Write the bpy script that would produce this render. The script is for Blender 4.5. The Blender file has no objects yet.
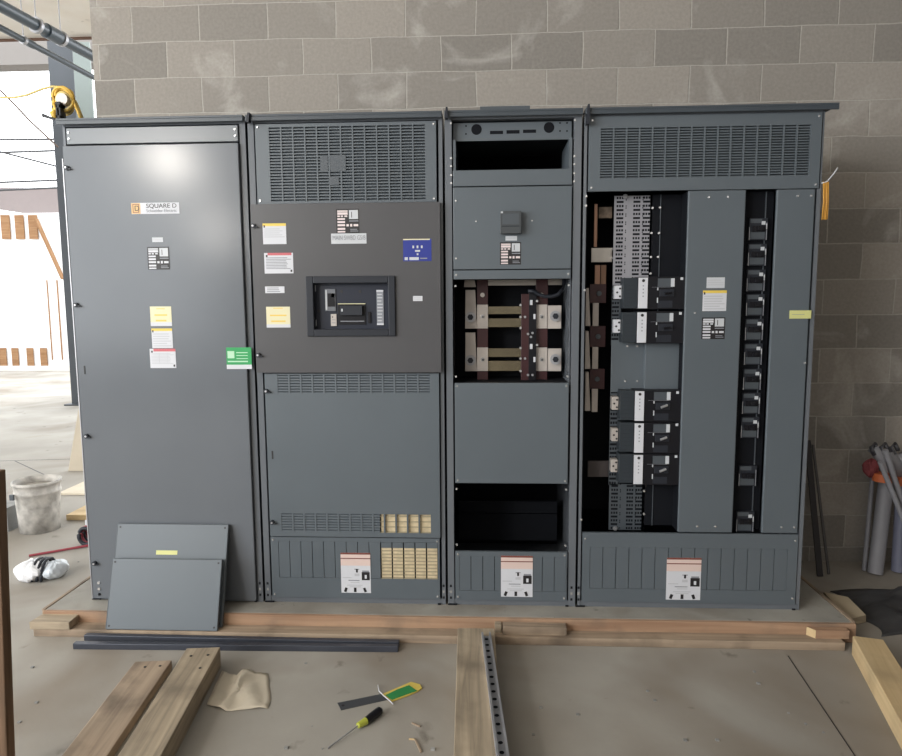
import bpy, math, random
from mathutils import Vector, Matrix
random.seed(7)
S = bpy.context.scene
COL = S.collection
# ------------------------------------------------------------ camera
CX, CY, CZ, YAW, PITCH, ROLL, FPX = 1.9739, -3.1593, 1.4705, -.0487, .1107, -.0064, 672.33
FWD = Vector((math.sin(YAW)*math.cos(PITCH), math.cos(YAW)*math.cos(PITCH), -math.sin(PITCH)))
RT = Vector((math.cos(YAW), -math.sin(YAW), 0))
UP = RT.cross(FWD)
RT, UP = math.cos(ROLL)*RT+math.sin(ROLL)*UP, -math.sin(ROLL)*RT+math.cos(ROLL)*UP
CAMP = Vector((CX, CY, CZ))
cd = bpy.data.cameras.new('camera'); cam = bpy.data.objects.new('camera', cd); COL.objects.link(cam)
M3 = Matrix((RT, UP, -FWD)).transposed()
cam.matrix_world = Matrix.Translation(CAMP) @ M3.to_4x4()
cd.sensor_width = 36; cd.lens = FPX/902*36; cd.clip_end = 200; cd.clip_start = .05
S.camera = cam
# ------------------------------------------------------------ world, lights, exposure
w = bpy.data.worlds.new('world'); S.world = w; w.use_nodes = True
bg = w.node_tree.nodes['Background']; bg.inputs[0].default_value = (.95, .98, 1, 1); bg.inputs[1].default_value = 4.2
S.view_settings.view_transform = 'Standard'; S.view_settings.look = 'None'
S.view_settings.exposure = -.04; S.view_settings.gamma = 1; S.view_settings.use_curve_mapping = False

def area(name, loc, target, sx, sy, power, col):
    l = bpy.data.lights.new(name, 'AREA'); l.shape = 'RECTANGLE'; l.size = sx; l.size_y = sy; l.energy = power; l.color = col
    o = bpy.data.objects.new(name, l); COL.objects.link(o); o.location = loc
    o.rotation_euler = (Vector(target)-Vector(loc)).to_track_quat('-Z', 'Y').to_euler()
    return o
area('daylight_left', (-4.6, -5.3, 2.75), (2.0, -.2, 1.6), 7, 4, 560, (.93, .97, 1))
area('fill_behind', (2.2, -8.2, 3.2), (2.0, 0, .6), 8, 2.4, 60, (1, .97, .93))  # added soft fill behind the camera; no opening stands there
def lamp(name, loc, power, r, col=(1, .93, .84)):
    l = bpy.data.lights.new(name, 'POINT'); l.energy = power; l.shadow_soft_size = r; l.color = col
    o = bpy.data.objects.new(name, l); COL.objects.link(o); o.location = loc
lamp('work_light', (-1.81, -5.04, 3.21), 230, .11)
lamp('work_light', (-1.25, -5.0, 2.37), 70, .2)

# ------------------------------------------------------------ back projection onto real planes
def ray(px, py): return FWD + (px-451)/FPX*RT - (py-378)/FPX*UP
def aY(px, py, Y=0.0):
    d = ray(px, py); return CAMP + d*((Y-CY)/d.y)
def aZ(px, py, Z):
    d = ray(px, py); return CAMP + d*((Z-CZ)/d.z)
FL = -.089                                     # floor level; the pad top is z = 0
# ------------------------------------------------------------ materials
def newmat(name):
    m = bpy.data.materials.new(name); m.use_nodes = True
    nt = m.node_tree; return m, nt, nt.nodes['Principled BSDF']
def plain(name, c, rough=.5, metal=0, spec=.5, noise=0, nscale=8, bump=0, emit=0):
    m, nt, b = newmat(name)
    b.inputs['Roughness'].default_value = rough; b.inputs['Metallic'].default_value = metal
    b.inputs['Specular IOR Level'].default_value = spec
    tc = nt.nodes.new('ShaderNodeTexCoord'); n = nt.nodes.new('ShaderNodeTexNoise'); n.inputs['Scale'].default_value = nscale
    n.inputs['Detail'].default_value = 5
    nt.links.new(tc.outputs['Object'], n.inputs['Vector'])
    r = nt.nodes.new('ShaderNodeValToRGB'); k = max(noise, .02)
    r.color_ramp.elements[0].position = .3; r.color_ramp.elements[1].position = .7
    r.color_ramp.elements[0].color = tuple(max(0, v*(1-k)) for v in c)+(1,)
    r.color_ramp.elements[1].color = tuple(min(1, v*(1+k)) for v in c)+(1,)
    nt.links.new(n.outputs['Fac'], r.inputs['Fac']); nt.links.new(r.outputs['Color'], b.inputs['Base Color'])
    if bump:
        bp = nt.nodes.new('ShaderNodeBump'); bp.inputs['Strength'].default_value = bump; bp.inputs['Distance'].default_value = .01
        nt.links.new(n.outputs['Fac'], bp.inputs['Height']); nt.links.new(bp.outputs['Normal'], b.inputs['Normal'])
    if emit:
        b.inputs['Emission Color'].default_value = c+(1,); b.inputs['Emission Strength'].default_value = emit
    return m
def wood(name, c1, c2, rough=.75, scale=1.0, dirt=(.1, .08, .06), dirtamt=.5):
    m, nt, b = newmat(name); N = nt.nodes; L = nt.links
    b.inputs['Roughness'].default_value = rough; b.inputs['Specular IOR Level'].default_value = .25
    tc = N.new('ShaderNodeTexCoord'); mp = N.new('ShaderNodeMapping'); mp.inputs['Scale'].default_value = (1.2*scale, 22*scale, 22*scale)
    L.new(tc.outputs['Object'], mp.inputs['Vector'])
    n = N.new('ShaderNodeTexNoise'); n.inputs['Scale'].default_value = 1.6; n.inputs['Detail'].default_value = 6; n.inputs['Distortion'].default_value = .6
    L.new(mp.outputs['Vector'], n.inputs['Vector'])
    r = N.new('ShaderNodeValToRGB'); r.color_ramp.elements[0].position = .32; r.color_ramp.elements[1].position = .68
    r.color_ramp.elements[0].color = c1+(1,); r.color_ramp.elements[1].color = c2+(1,)
    L.new(n.outputs['Fac'], r.inputs['Fac'])
    n2 = N.new('ShaderNodeTexNoise'); n2.inputs['Scale'].default_value = 5; n2.inputs['Detail'].default_value = 4
    L.new(tc.outputs['Object'], n2.inputs['Vector'])
    r2 = N.new('ShaderNodeValToRGB'); r2.color_ramp.elements[0].position = .5; r2.color_ramp.elements[1].position = .78
    r2.color_ramp.elements[1].color = (dirtamt,)*3+(1,)
    L.new(n2.outputs['Fac'], r2.inputs['Fac'])
    mx = N.new('ShaderNodeMix'); mx.data_type = 'RGBA'; mx.inputs['B'].default_value = dirt+(1,)
    L.new(r2.outputs['Color'], mx.inputs['Factor']); L.new(r.outputs['Color'], mx.inputs['A']); L.new(mx.outputs['Result'], b.inputs['Base Color'])
    bp = N.new('ShaderNodeBump'); bp.inputs['Strength'].default_value = .25; bp.inputs['Distance'].default_value = .004
    L.new(n.outputs['Fac'], bp.inputs['Height']); L.new(bp.outputs['Normal'], b.inputs['Normal'])
    return m
PAINT = plain('grey_paint', (.138, .150, .167), .2, .0, .3, .03, 3)
PAINT2 = plain('grey_paint_panel', (.103, .122, .139), .42, 0, .5, .03, 3)
DOORP = plain('door_dim_reflection', (.078, .077, .082), .38, 0, .4, .05, 3)  # darker than the panels: a dim reflection put into the door colour
CAPP = plain('cap_paint', (.05, .062, .075), .4, 0, .5, .06, 6)
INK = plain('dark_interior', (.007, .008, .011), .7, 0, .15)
GRILL = plain('dark_grille_backing', (.03, .036, .042), .6)
SLATE = plain('slate_plastic', (.03, .037, .044), .5, 0, .3)
BLACK = plain('black_plastic', (.010, .010, .013), .4, 0, .25)
BLACK2 = plain('charcoal_plastic', (.022, .025, .033), .45, 0, .3)
GREYP = plain('grey_plastic', (.07, .082, .095), .45)
SCREW = plain('zinc_screw', (.75, .75, .75), .25, .7)
GALV = plain('galvanised_steel', (.42, .42, .44), .45, .6, .5, .15, 12)
PERF = plain('perforated_steel', (.33, .33, .36), .5, .2, .5, .08, 12)
BUS = plain('plated_busbar', (.45, .42, .38), .33, .75, .5, .12, 10)
BRASS = plain('plated_bar_yellowish', (.37, .32, .22), .22, .85, .5, .2, 5)
PLATE = plain('pale_plate', (.50, .455, .42), .45, .2, .5, .08, 12)
MAROON = plain('maroon_insulator', (.045, .012, .014), .45)
COPPER = plain('copper', (.34, .20, .14), .4, .8)  # darker than bare metal: the compartment's shade is put into the colour
WHITE = plain('white_label', (.62, .63, .67), .5)
CREAM = plain('cream_label', (.72, .67, .44), .5)
YEL = plain('yellow_print', (.75, .55, .10), .5)
PYEL = plain('pale_yellow_note', (.62, .62, .25), .6)
RED = plain('red_print', (.55, .12, .14), .5)
GREEN = plain('green_print', (.02, .32, .09), .5)
LGREEN = plain('pale_green_print', (.45, .7, .5), .5)
BLUE = plain('blue_print', (.02, .035, .26), .4)
TXT = plain('grey_text', (.25, .26, .29), .5)
LTXT = plain('light_grey_text', (.50, .51, .54), .5)
BLK = plain('black_print', (.015, .013, .015), .5)
PINK = plain('pinkish_tape', (.70, .55, .50), .45)
PALEP = plain('pale_pink_print', (.74, .64, .64), .5)
BROWN = plain('brown_line', (.20, .06, .045), .5)
GOLD = plain('gold_print', (.62, .38, .13), .4)
STRAWD = plain('painted_reflection_slat', (.36, .31, .21), .5)  # darker gold slats, part of the same painted reflection
STRAW = plain('painted_gold_reflection', (.60, .50, .33), .6, 0, .3, .15, 40)  # warm reflection in the louvres put into colour; no filter behind them
SILVER = plain('silver_grey_tag', (.55, .57, .60), .45)
WOOD_O = wood('orange_lumber', (.32, .195, .125), (.44, .29, .19), dirtamt=.8, dirt=(.17, .13, .10))
WOOD_D = wood('dirty_lumber', (.25, .19, .14), (.40, .31, .225), dirtamt=.85, dirt=(.11, .085, .065))
WOOD_G = wood('weathered_lumber', (.25, .205, .15), (.46, .375, .27), dirtamt=.8, dirt=(.17, .14, .105))
WOOD_P = wood('pale_lumber', (.52, .38, .21), (.62, .47, .27), dirtamt=.3)
WOOD_R = wood('reddish_lumber', (.10, .06, .035), (.22, .14, .09), dirtamt=.5)
WOOD_F = wood('sunlit_lumber', (.24, .12, .055), (.34, .20, .105), dirtamt=.1)
STEELB = plain('blue_grey_primer', (.045, .052, .062), .5, 0, .5, .08, 3)
PIPE = plain('dark_pipe', (.05, .07, .09), .3, 0, .6)

def concrete(name, c1, c2, stain, bump=.15, rough=.8, sc=1.0, crack=None):
    m, nt, b = newmat(name); N = nt.nodes; L = nt.links
    b.inputs['Roughness'].default_value = rough; b.inputs['Specular IOR Level'].default_value = .35
    tc = N.new('ShaderNodeTexCoord')
    def noi(s, d=6, dist=0):
        n = N.new('ShaderNodeTexNoise'); n.inputs['Scale'].default_value = s*sc; n.inputs['Detail'].default_value = d; n.inputs['Distortion'].default_value = dist
        L.new(tc.outputs['Object'], n.inputs['Vector']); return n
    def ramp(src, p0, p1, a, bb):
        r = N.new('ShaderNodeValToRGB'); e = r.color_ramp.elements; e[0].position = p0; e[1].position = p1
        e[0].color = a+(1,); e[1].color = bb+(1,); L.new(src, r.inputs['Fac']); return r
    base = ramp(noi(1.1, 8).outputs['Fac'], .35, .65, c1, c2)
    f = ramp(noi(.9, 3, .8).outputs['Fac'], .48, .72, (0, 0, 0), (.8, .8, .8))
    mx = N.new('ShaderNodeMix'); mx.data_type = 'RGBA'; mx.inputs['B'].default_value = stain+(1,)
    L.new(f.outputs['Color'], mx.inputs['Factor']); L.new(base.outputs['Color'], mx.inputs['A'])
    n3 = noi(7, 8, .4); f2 = ramp(n3.outputs['Fac'], .66, .76, (0, 0, 0), (.55, .55, .55))
    mx2 = N.new('ShaderNodeMix'); mx2.data_type = 'RGBA'; mx2.inputs['B'].default_value = tuple(v*.4 for v in stain)+(1,)
    L.new(f2.outputs['Color'], mx2.inputs['Factor']); L.new(mx.outputs['Result'], mx2.inputs['A'])
    L.new(mx2.outputs['Result'], b.inputs['Base Color'])
    bp = N.new('ShaderNodeBump'); bp.inputs['Strength'].default_value = bump; bp.inputs['Distance'].default_value = .006
    L.new(noi(22, 6).outputs['Fac'], bp.inputs['Height']); L.new(bp.outputs['Normal'], b.inputs['Normal'])
    return m
FLOORM = concrete('floor_concrete', (.28, .262, .232), (.38, .36, .325), (.20, .16, .12))
PADM = concrete('pad_concrete', (.26, .25, .225), (.35, .335, .30), (.22, .195, .165), sc=3)
CEILM = concrete('ceiling_concrete', (.66, .62, .56), (.74, .70, .64), (.62, .55, .47))
SLABM = plain('far_slab', (.20, .185, .175), .9)  # base colour lowered so the slab under open sky does not blow out
PLAINWALL = concrete('plain_concrete', (.13, .125, .12), (.18, .17, .165), (.12, .11, .10))
BLOCKC = concrete('block_concrete', (.22, .22, .215), (.32, .32, .31), (.2, .19, .18), sc=6)

def blockwall():
    m, nt, b = newmat('concrete_block_wall'); N = nt.nodes; L = nt.links
    b.inputs['Roughness'].default_value = .95; b.inputs['Specular IOR Level'].default_value = .15
    tc = N.new('ShaderNodeTexCoord'); sp = N.new('ShaderNodeSeparateXYZ'); cb = N.new('ShaderNodeCombineXYZ')
    L.new(tc.outputs['Object'], sp.inputs[0])
    # slight wander so that the joints are hand laid
    nz = N.new('ShaderNodeTexNoise'); nz.inputs['Scale'].default_value = 2.5; nz.inputs['Detail'].default_value = 3
    L.new(tc.outputs['Object'], nz.inputs['Vector'])
    wob = N.new('ShaderNodeMath'); wob.operation = 'MULTIPLY_ADD'; wob.inputs[1].default_value = .03; wob.inputs[2].default_value = -.015
    L.new(nz.outputs['Fac'], wob.inputs[0])
    ax = N.new('ShaderNodeMath'); ax.operation = 'ADD'; L.new(sp.outputs['X'], ax.inputs[0]); L.new(wob.outputs[0], ax.inputs[1])
    az = N.new('ShaderNodeMath'); az.operation = 'ADD'; L.new(sp.outputs['Z'], az.inputs[0]); L.new(wob.outputs[0], az.inputs[1])
    jx = aY(725, 95, .85).x; zr = aY(870, 244, .85).z
    ox = N.new('ShaderNodeMath'); ox.operation = 'ADD'; ox.inputs[1].default_value = 40*.4-jx; L.new(ax.outputs[0], ox.inputs[0])
    oz = N.new('ShaderNodeMath'); oz.operation = 'ADD'; oz.inputs[1].default_value = 40*.199-zr; L.new(az.outputs[0], oz.inputs[0])
    L.new(ox.outputs[0], cb.inputs['X']); L.new(oz.outputs[0], cb.inputs['Y'])
    br = N.new('ShaderNodeTexBrick'); br.offset = .5; br.inputs['Scale'].default_value = 1
    br.inputs['Brick Width'].default_value = .4; br.inputs['Row Height'].default_value = .199
    br.inputs['Mortar Size'].default_value = .0045; br.inputs['Mortar Smooth'].default_value = .4; br.inputs['Bias'].default_value = .15
    br.inputs['Color1'].default_value = (.385, .352, .315, 1); br.inputs['Color2'].default_value = (.255, .237, .215, 1)
    br.inputs['Mortar'].default_value = (.42, .395, .36, 1)
    L.new(cb.outputs[0], br.inputs['Vector'])
    # chalky efflorescence and fine grain
    n1 = N.new('ShaderNodeTexNoise'); n1.inputs['Scale'].default_value = 2.6; n1.inputs['Detail'].default_value = 7; n1.inputs['Distortion'].default_value = 1.2
    L.new(tc.outputs['Object'], n1.inputs['Vector'])
    r1 = N.new('ShaderNodeValToRGB'); r1.color_ramp.elements[0].position = .57; r1.color_ramp.elements[1].position = .74
    r1.color_ramp.elements[1].color = (.7, .7, .7, 1); L.new(n1.outputs['Fac'], r1.inputs['Fac'])
    mx = N.new('ShaderNodeMix'); mx.data_type = 'RGBA'; mx.inputs['B'].default_value = (.50, .475, .44, 1)
    L.new(r1.outputs['Color'], mx.inputs['Factor']); L.new(br.outputs['Color'], mx.inputs['A'])
    n2 = N.new('ShaderNodeTexNoise'); n2.inputs['Scale'].default_value = 60; n2.inputs['Detail'].default_value = 6
    L.new(tc.outputs['Object'], n2.inputs['Vector'])
    r2 = N.new('ShaderNodeValToRGB'); r2.color_ramp.elements[0].color = (.72, .72, .72, 1); r2.color_ramp.elements[1].color = (1.2, 1.2, 1.2, 1)
    L.new(n2.outputs['Fac'], r2.inputs['Fac'])
    mu = N.new('ShaderNodeMix'); mu.data_type = 'RGBA'; mu.blend_type = 'MULTIPLY'; mu.inputs['Factor'].default_value = .8
    L.new(mx.outputs['Result'], mu.inputs['A']); L.new(r2.outputs['Color'], mu.inputs['B'])
    L.new(mu.outputs['Result'], b.inputs['Base Color'])
    bp = N.new('ShaderNodeBump'); bp.inputs['Strength'].default_value = .6; bp.inputs['Distance'].default_value = .006; bp.invert = True
    L.new(br.outputs['Fac'], bp.inputs['Height'])
    bp2 = N.new('ShaderNodeBump'); bp2.inputs['Strength'].default_value = .35; bp2.inputs['Distance'].default_value = .003
    L.new(n2.outputs['Fac'], bp2.inputs['Height']); L.new(bp.outputs['Normal'], bp2.inputs['Normal'])
    L.new(bp2.outputs['Normal'], b.inputs['Normal'])
    return m
WALLM = blockwall()
# ------------------------------------------------------------ mesh builder
class MB:
    def __init__(s): s.v = []; s.f = []; s.m = []; s.mats = []; s.sm = []
    def mi(s, m):
        if m not in s.mats: s.mats.append(m)
        return s.mats.index(m)
    def raw(s, vs, fs, m, smooth=False):
        o = len(s.v); s.v += [tuple(v) for v in vs]; k = s.mi(m)
        for f in fs: s.f.append([i+o for i in f]); s.m.append(k); s.sm.append(smooth)
    def box(s, x0, x1, y0, y1, z0, z1, m):
        if x0 > x1: x0, x1 = x1, x0
        if y0 > y1: y0, y1 = y1, y0
        if z0 > z1: z0, z1 = z1, z0
        s.raw([(x0,y0,z0),(x1,y0,z0),(x1,y1,z0),(x0,y1,z0),(x0,y0,z1),(x1,y0,z1),(x1,y1,z1),(x0,y1,z1)],
              [(0,3,2,1),(4,5,6,7),(0,1,5,4),(1,2,6,5),(2,3,7,6),(3,0,4,7)], m)
    def hexa(s, pts, m):      # 8 points: bottom ring then top ring
        s.raw(pts, [(0,3,2,1),(4,5,6,7),(0,1,5,4),(1,2,6,5),(2,3,7,6),(3,0,4,7)], m)
    def cyl(s, p0, p1, r0, m, r1=None, n=16, smooth=True, caps=True):
        p0 = Vector(p0); p1 = Vector(p1); r1 = r0 if r1 is None else r1
        d = (p1-p0).normalized(); a = Vector((0,0,1)) if abs(d.z) < .9 else Vector((1,0,0))
        u = d.cross(a).normalized(); q = u.cross(d)
        R0 = []; R1 = []
        for i in range(n):
            t = 2*math.pi*i/n; e = u*math.cos(t)+q*math.sin(t); R0.append(p0+e*r0); R1.append(p1+e*r1)
        s.raw(R0+R1, [(i, i+n, (i+1) % n+n, (i+1) % n) for i in range(n)], m, smooth)
        if caps:
            s.raw(R0, [tuple(range(n))], m); s.raw(R1, [tuple(reversed(range(n)))], m)
    def tube(s, pts, r, m, n=8):
        pts = [Vector(p) for p in pts]; rings = []
        for i, p in enumerate(pts):
            d = (pts[min(i+1, len(pts)-1)]-pts[max(i-1, 0)]).normalized()
            a = Vector((0,0,1)) if abs(d.z) < .95 else Vector((1,0,0))
            u = d.cross(a).normalized(); q = u.cross(d)
            rings += [p+(u*math.cos(2*math.pi*k/n)+q*math.sin(2*math.pi*k/n))*r for k in range(n)]
        fs = [(i*n+k, (i+1)*n+k, (i+1)*n+(k+1) % n, i*n+(k+1) % n) for i in range(len(pts)-1) for k in range(n)]
        fs += [tuple(range(n)), tuple((len(pts)-1)*n+k for k in reversed(range(n)))]
        s.raw(rings, fs, m, True)
    def build(s, name, parent=None, bevel=0, origin=None):
        me = bpy.data.meshes.new(name)
        o = Vector(origin) if origin is not None else Vector((0,0,0))
        me.from_pydata([tuple(Vector(v)-o) for v in s.v], [], s.f); me.update()
        for m in s.mats: me.materials.append(m)
        for p, k, sm in zip(me.polygons, s.m, s.sm): p.material_index = k; p.use_smooth = sm
        ob = bpy.data.objects.new(name, me); COL.objects.link(ob)
        ob.location = o
        if parent is not None:
            ob.parent = parent
            ob.location = o - world_loc(parent)
        if bevel:
            b = ob.modifiers.new('bevel', 'BEVEL'); b.width = bevel; b.segments = 2; b.limit_method = 'ANGLE'
        return ob
def world_loc(o):
    v = Vector((0,0,0))
    while o is not None: v += Vector(o.location); o = o.parent
    return v
def thing(name, label, cat, loc, group=None):
    o = bpy.data.objects.new(name, None); COL.objects.link(o); o.location = loc; o.empty_display_size = .05
    o['label'] = label; o['category'] = cat
    if group: o['group'] = group
    return o
def tag(o, label, cat, group=None, kind=None):
    o['label'] = label; o['category'] = cat
    if group: o['group'] = group
    if kind: o['kind'] = kind
    return o
def struct(o): o['kind'] = 'structure'; return o
def beam(name, p0, p1, w, h, m, label=None, cat=None, group=None, parent=None, bevel=.003, m2=None, roll=0):
    """rectangular timber or bar from p0 to p1 (centres), w across, h tall; local X runs along it"""
    p0 = Vector(p0); p1 = Vector(p1); d = p1-p0; L = d.length
    b = MB(); b.box(0, L, -w/2, w/2, -h/2, h/2, m)
    if m2: b.m[3] = b.mi(m2); b.m[5] = b.mi(m2)
    o = b.build(name, None, bevel)
    x = d.normalized(); up = Vector((0,0,1)) if abs(x.z) < .95 else Vector((0,1,0))
    y = up.cross(x).normalized(); z = x.cross(y)
    rot = Matrix((x, y, z)).transposed().to_4x4() @ Matrix.Rotation(roll, 4, 'X')
    o.matrix_world = Matrix.Translation(p0) @ rot
    if parent is not None:
        o.parent = parent; o.location = p0-world_loc(parent)
    if label: tag(o, label, cat, group)
    return o
def text(s, size, x, y, z, m, parent, name='lettering', ext=.0003, sx=1.0, width=None):
    c = bpy.data.curves.new(name, 'FONT'); c.body = s; c.size = size; c.extrude = ext; c.align_x = 'LEFT'; c.align_y = 'CENTER'
    t = bpy.data.objects.new('tmp', c); COL.objects.link(t)
    dg = bpy.context.evaluated_depsgraph_get(); me = bpy.data.meshes.new_from_object(t.evaluated_get(dg))
    bpy.data.objects.remove(t)
    xs = [v.co.x for v in me.vertices]
    k = sx if width is None else width/(max(xs)-min(xs))
    for v in me.vertices: v.co = Vector((v.co.x*k, -v.co.z, v.co.y))
    me.materials.clear(); me.materials.append(m)
    o = bpy.data.objects.new(name, me); COL.objects.link(o); o.parent = parent
    o.location = Vector((x, y, z))-world_loc(parent); return o

# ------------------------------------------------------------ setting
def sbox(name, x0, x1, y0, y1, z0, z1, m, bevel=0, lab=None):
    b = MB(); b.box(x0, x1, y0, y1, z0, z1, m); o = b.build(name, None, bevel); return struct(o)
WY = .85
sbox('floor', -40, 9, -9.5, 40, FL-.3, FL, FLOORM)
sbox('wall_back', aY(93, 60, WY).x, 9, WY, WY+.2, FL, 4.9, WALLM)
sbox('wall_right', 8.8, 9, -9.5, WY, FL, 4.9, PLAINWALL)
sbox('wall_front', -8, 9, -9.7, -9.5, FL, 4.9, PLAINWALL)
sbox('ceiling', -16, 9, -9.5, aZ(60, 38, 4.9).y, 4.9, 5.15, CEILM)
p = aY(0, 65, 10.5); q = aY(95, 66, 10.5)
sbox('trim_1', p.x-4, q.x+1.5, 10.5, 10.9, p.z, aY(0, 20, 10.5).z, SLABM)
e_ = aZ(60, 38, 4.9).y; b = MB(); b.cyl((-12, e_-.05, 4.87), (.2, e_-.05, 4.87), .02, plain('rusty_brown_pipe', (.10, .05, .03), .7), n=8); tag(b.build('brown_pipe', None, 0, (-6, e_-.05, 4.87)), 'thin brown pipe along the far ceiling edge at top left', 'pipe')
sbox('concrete_pad', -.16, 3.665, -.125, WY, FL, 0, PADM, .004)
# thin saw-cut joints in the floor slab
def joint(p, q, wd=.004):
    p = Vector(p); q = Vector(q); d = (q-p).normalized(); n = Vector((-d.y, d.x, 0))*wd/2; u = Vector((0,0,.0012)); lo = Vector((0,0,-.01))
    b = MB(); b.hexa([p-n+lo, q-n+lo, q+n+lo, p+n+lo, p-n+u, q-n+u, q+n+u, p+n+u], BLK)
    return struct(b.build('trim_joint'))
a = aZ(788, 656, FL); c = aZ(855, 756, FL); joint(a, a+(c-a)*2)
joint(aZ(15, 461, FL), aZ(45, 475, FL), .01); 
joint(aZ(0, 461, FL), aZ(72, 459, FL), .01)

# ------------------------------------------------------------ switchboard sections
T = 2.32
BX = [.010, .886, 1.7947, 2.4241, 3.4879]
DEP = .80
YP = -.012           # face of bolted panels
def sec(i, label):
    x0, x1 = BX[i]+.004, BX[i+1]-.007
    o = thing('switchboard_section', label, 'electrical cabinet', ((x0+x1)/2, 0, 0))
    return o, x0, x1
def shell(o, x0, x1, post=(.03, .03), inner=INK):
    b = MB(); t = .006
    b.box(x0, x0+t, .0, DEP, 0, T, PAINT); b.box(x1-t, x1, .0, DEP, 0, T, PAINT)
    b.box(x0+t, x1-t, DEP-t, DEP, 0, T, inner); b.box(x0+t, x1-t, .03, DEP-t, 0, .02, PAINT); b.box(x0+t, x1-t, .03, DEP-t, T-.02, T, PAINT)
    b.build('body', o)
    b = MB()
    b.box(x0, x0+post[0], -.006, .03, 0, T, PAINT); b.box(x1-post[1], x1, -.006, .03, 0, T, PAINT)
    b.box(x0+post[0], x1-post[1], -.002, .03, 0, .03, PAINT); b.box(x0+post[0], x1-post[1], -.004, .03, T-.022, T, PAINT)
    # small slots at the foot of each corner post
    for px, s in ((x0+post[0]/2, 1), (x1-post[1]/2, -1)):
        for k in range(3): b.box(px-.006, px+.004, -.0066, -.006, .03+.03*k, .042+.03*k, SCREW if k == 1 else INK)
        b.box(px-.015, px+.03*s, -.012, -.006, .001, .007, INK)
    b.build('front_frame', o, .0015)
def cap(o, x0, x1, left=.0, right=.0):
    b = MB()
    b.box(x0-left, x1+right, -.036, DEP, T, T+.010, CAPP); b.box(x0-left, x1+right, -.036, -.030, T-.018, T, CAPP)
    b.build('top_cap', o, .0015)
def R(x0, y0, x1, y1, Y=YP):
    a = aY(x0, y0, Y); c = aY(x1, y1, Y); return a.x, c.x, c.z, a.z     # x0,x1,z0,z1
def panel(o, r, name='cover_panel', m=PAINT2, y=YP, th=.016, bevel=.002):
    b = MB(); b.box(r[0], r[1], y, y+th, r[2], r[3], m); return b.build(name, o, bevel)
def screws(o, pts, y=YP, r=.0056, m=SCREW):
    for (x, z) in pts:
        b = MB(); b.cyl((x, y-.004, z), (x, y+.002, z), r*.8, m, r1=r, n=10); b.build('screw', o, 0, (x, y, z))
def corner_screws(o, r, dx=.012, dz=.014, y=YP):
    screws(o, [(r[0]+dx, r[2]+dz), (r[1]-dx, r[2]+dz), (r[0]+dx, r[3]-dz), (r[1]-dx, r[3]-dz)], y)
def vent(o, r, g, cols, rows, name='vent_panel', m=PAINT2, y=YP, bm=GRILL, special=None):
    """panel r with a louvred grille g: mullions in front of tilted slats; part of one pressed panel"""
    b = MB(); x0, x1, z0, z1 = r; a0, a1, c0, c1 = g; th = .014
    b.box(x0, a0, y, y+th, z0, z1, m); b.box(a1, x1, y, y+th, z0, z1, m); b.box(a0, a1, y, y+th, z0, c0, m); b.box(a0, a1, y, y+th, c1, z1, m)
    W = (a1-a0)/cols; mw = .0032
    for k in range(1, cols): b.box(a0+k*W-mw, a0+k*W+mw, y-.0003, y+.008, c0, c1, m)
    H = (c1-c0)/rows
    for k in range(rows):
        z = c0+k*H
        b.hexa([(a0, y+.001, z), (a1, y+.001, z), (a1, y+.011, z+H*.55), (a0, y+.011, z+H*.55),
                (a0, y+.001, z+H*.42), (a1, y+.001, z+H*.42), (a1, y+.011, z+H*.85), (a0, y+.011, z+H*.85)], m)
    b.box(a0, a1, y+.013, y+.015, c0, c1, bm)
    if special:
        s0, s1, sm = special
        b.box(a0+s0*W, a0+s1*W, y+.0115, y+.0129, c0+.004, c1-.004, sm)
    return b.build(name, o, 0)
def sticker(o, r, base, items=(), y=YP-.0006, name='label', label=None):
    """items: (u0, v0, u1, v1, material) in fractions, v measured from the top"""
    b = MB(); x0, x1, z0, z1 = r; W = x1-x0; H = z1-z0
    b.box(x0, x1, y, y+.0008, z0, z1, base)
    for k, (u0, v0, u1, v1, m) in enumerate(items):
        b.box(x0+u0*W, x0+u1*W, y-.0004-.0001*(k % 3), y, z1-v1*H, z1-v0*H, m)
    ob = b.build(name, o, 0)
    if label: ob['label'] = label
    return ob
def lines(n, v0, v1, u0=.06, u1=.94, m=None, frac=.45):
    m = m or LTXT; rnd = random.Random(n*7+int(v0*100)); H = (v1-v0)/n
    return [(u0, v0+k*H+H*(.5-frac/2), u0+(u1-u0)*rnd.uniform(.75, 1), v0+k*H+H*(.5+frac/2), m) for k in range(n)]
def spec_label(o, r, y=YP-.0006, tint=WHITE):
    it = [(.05, .06, .5, .12, tint), (.05, .14, .5, .24, tint), (.05, .27, .16, .33, tint), (.2, .27, .3, .33, tint), (.36, .27, .48, .33, tint),
          (.05, .38, .38, .45, tint), (.05, .5, .38, .58, tint), (.05, .63, .38, .71, tint), (.05, .78, .38, .86, tint), (.05, .91, .38, .97, tint),
          (.56, .05, .95, .42, SILVER), (.66, .12, .69, .36, BLK), (.73, .14, .86, .33, BLK),
          (.56, .48, .96, .52, TXT), (.44, .63, .54, .72, tint), (.60, .62, .69, .73, tint), (.75, .63, .95, .72, tint), (.6, .83, .9, .86, TXT), (.6, .9, .95, .93, TXT)]
    b = MB(); x0, x1, z0, z1 = r
    return sticker(o, r, BLK, it, y, 'specification_label', 'black specification label with white boxes')
def latch(o, px, py, y=-.02):
    p = aY(px, py, y)
    b = MB(); b.cyl((p.x, y+.004, p.z), (p.x, y-.012, p.z), .011, BLACK2, n=12); b.cyl((p.x, y-.012, p.z), (p.x, y-.015, p.z), .005, GALV, n=8)
    b.box(p.x, p.x+.022, y-.010, y-.004, p.z-.009, p.z-.002, BLACK2)
    return b.build('latch', o, 0, (p.x, y, p.z))
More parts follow.
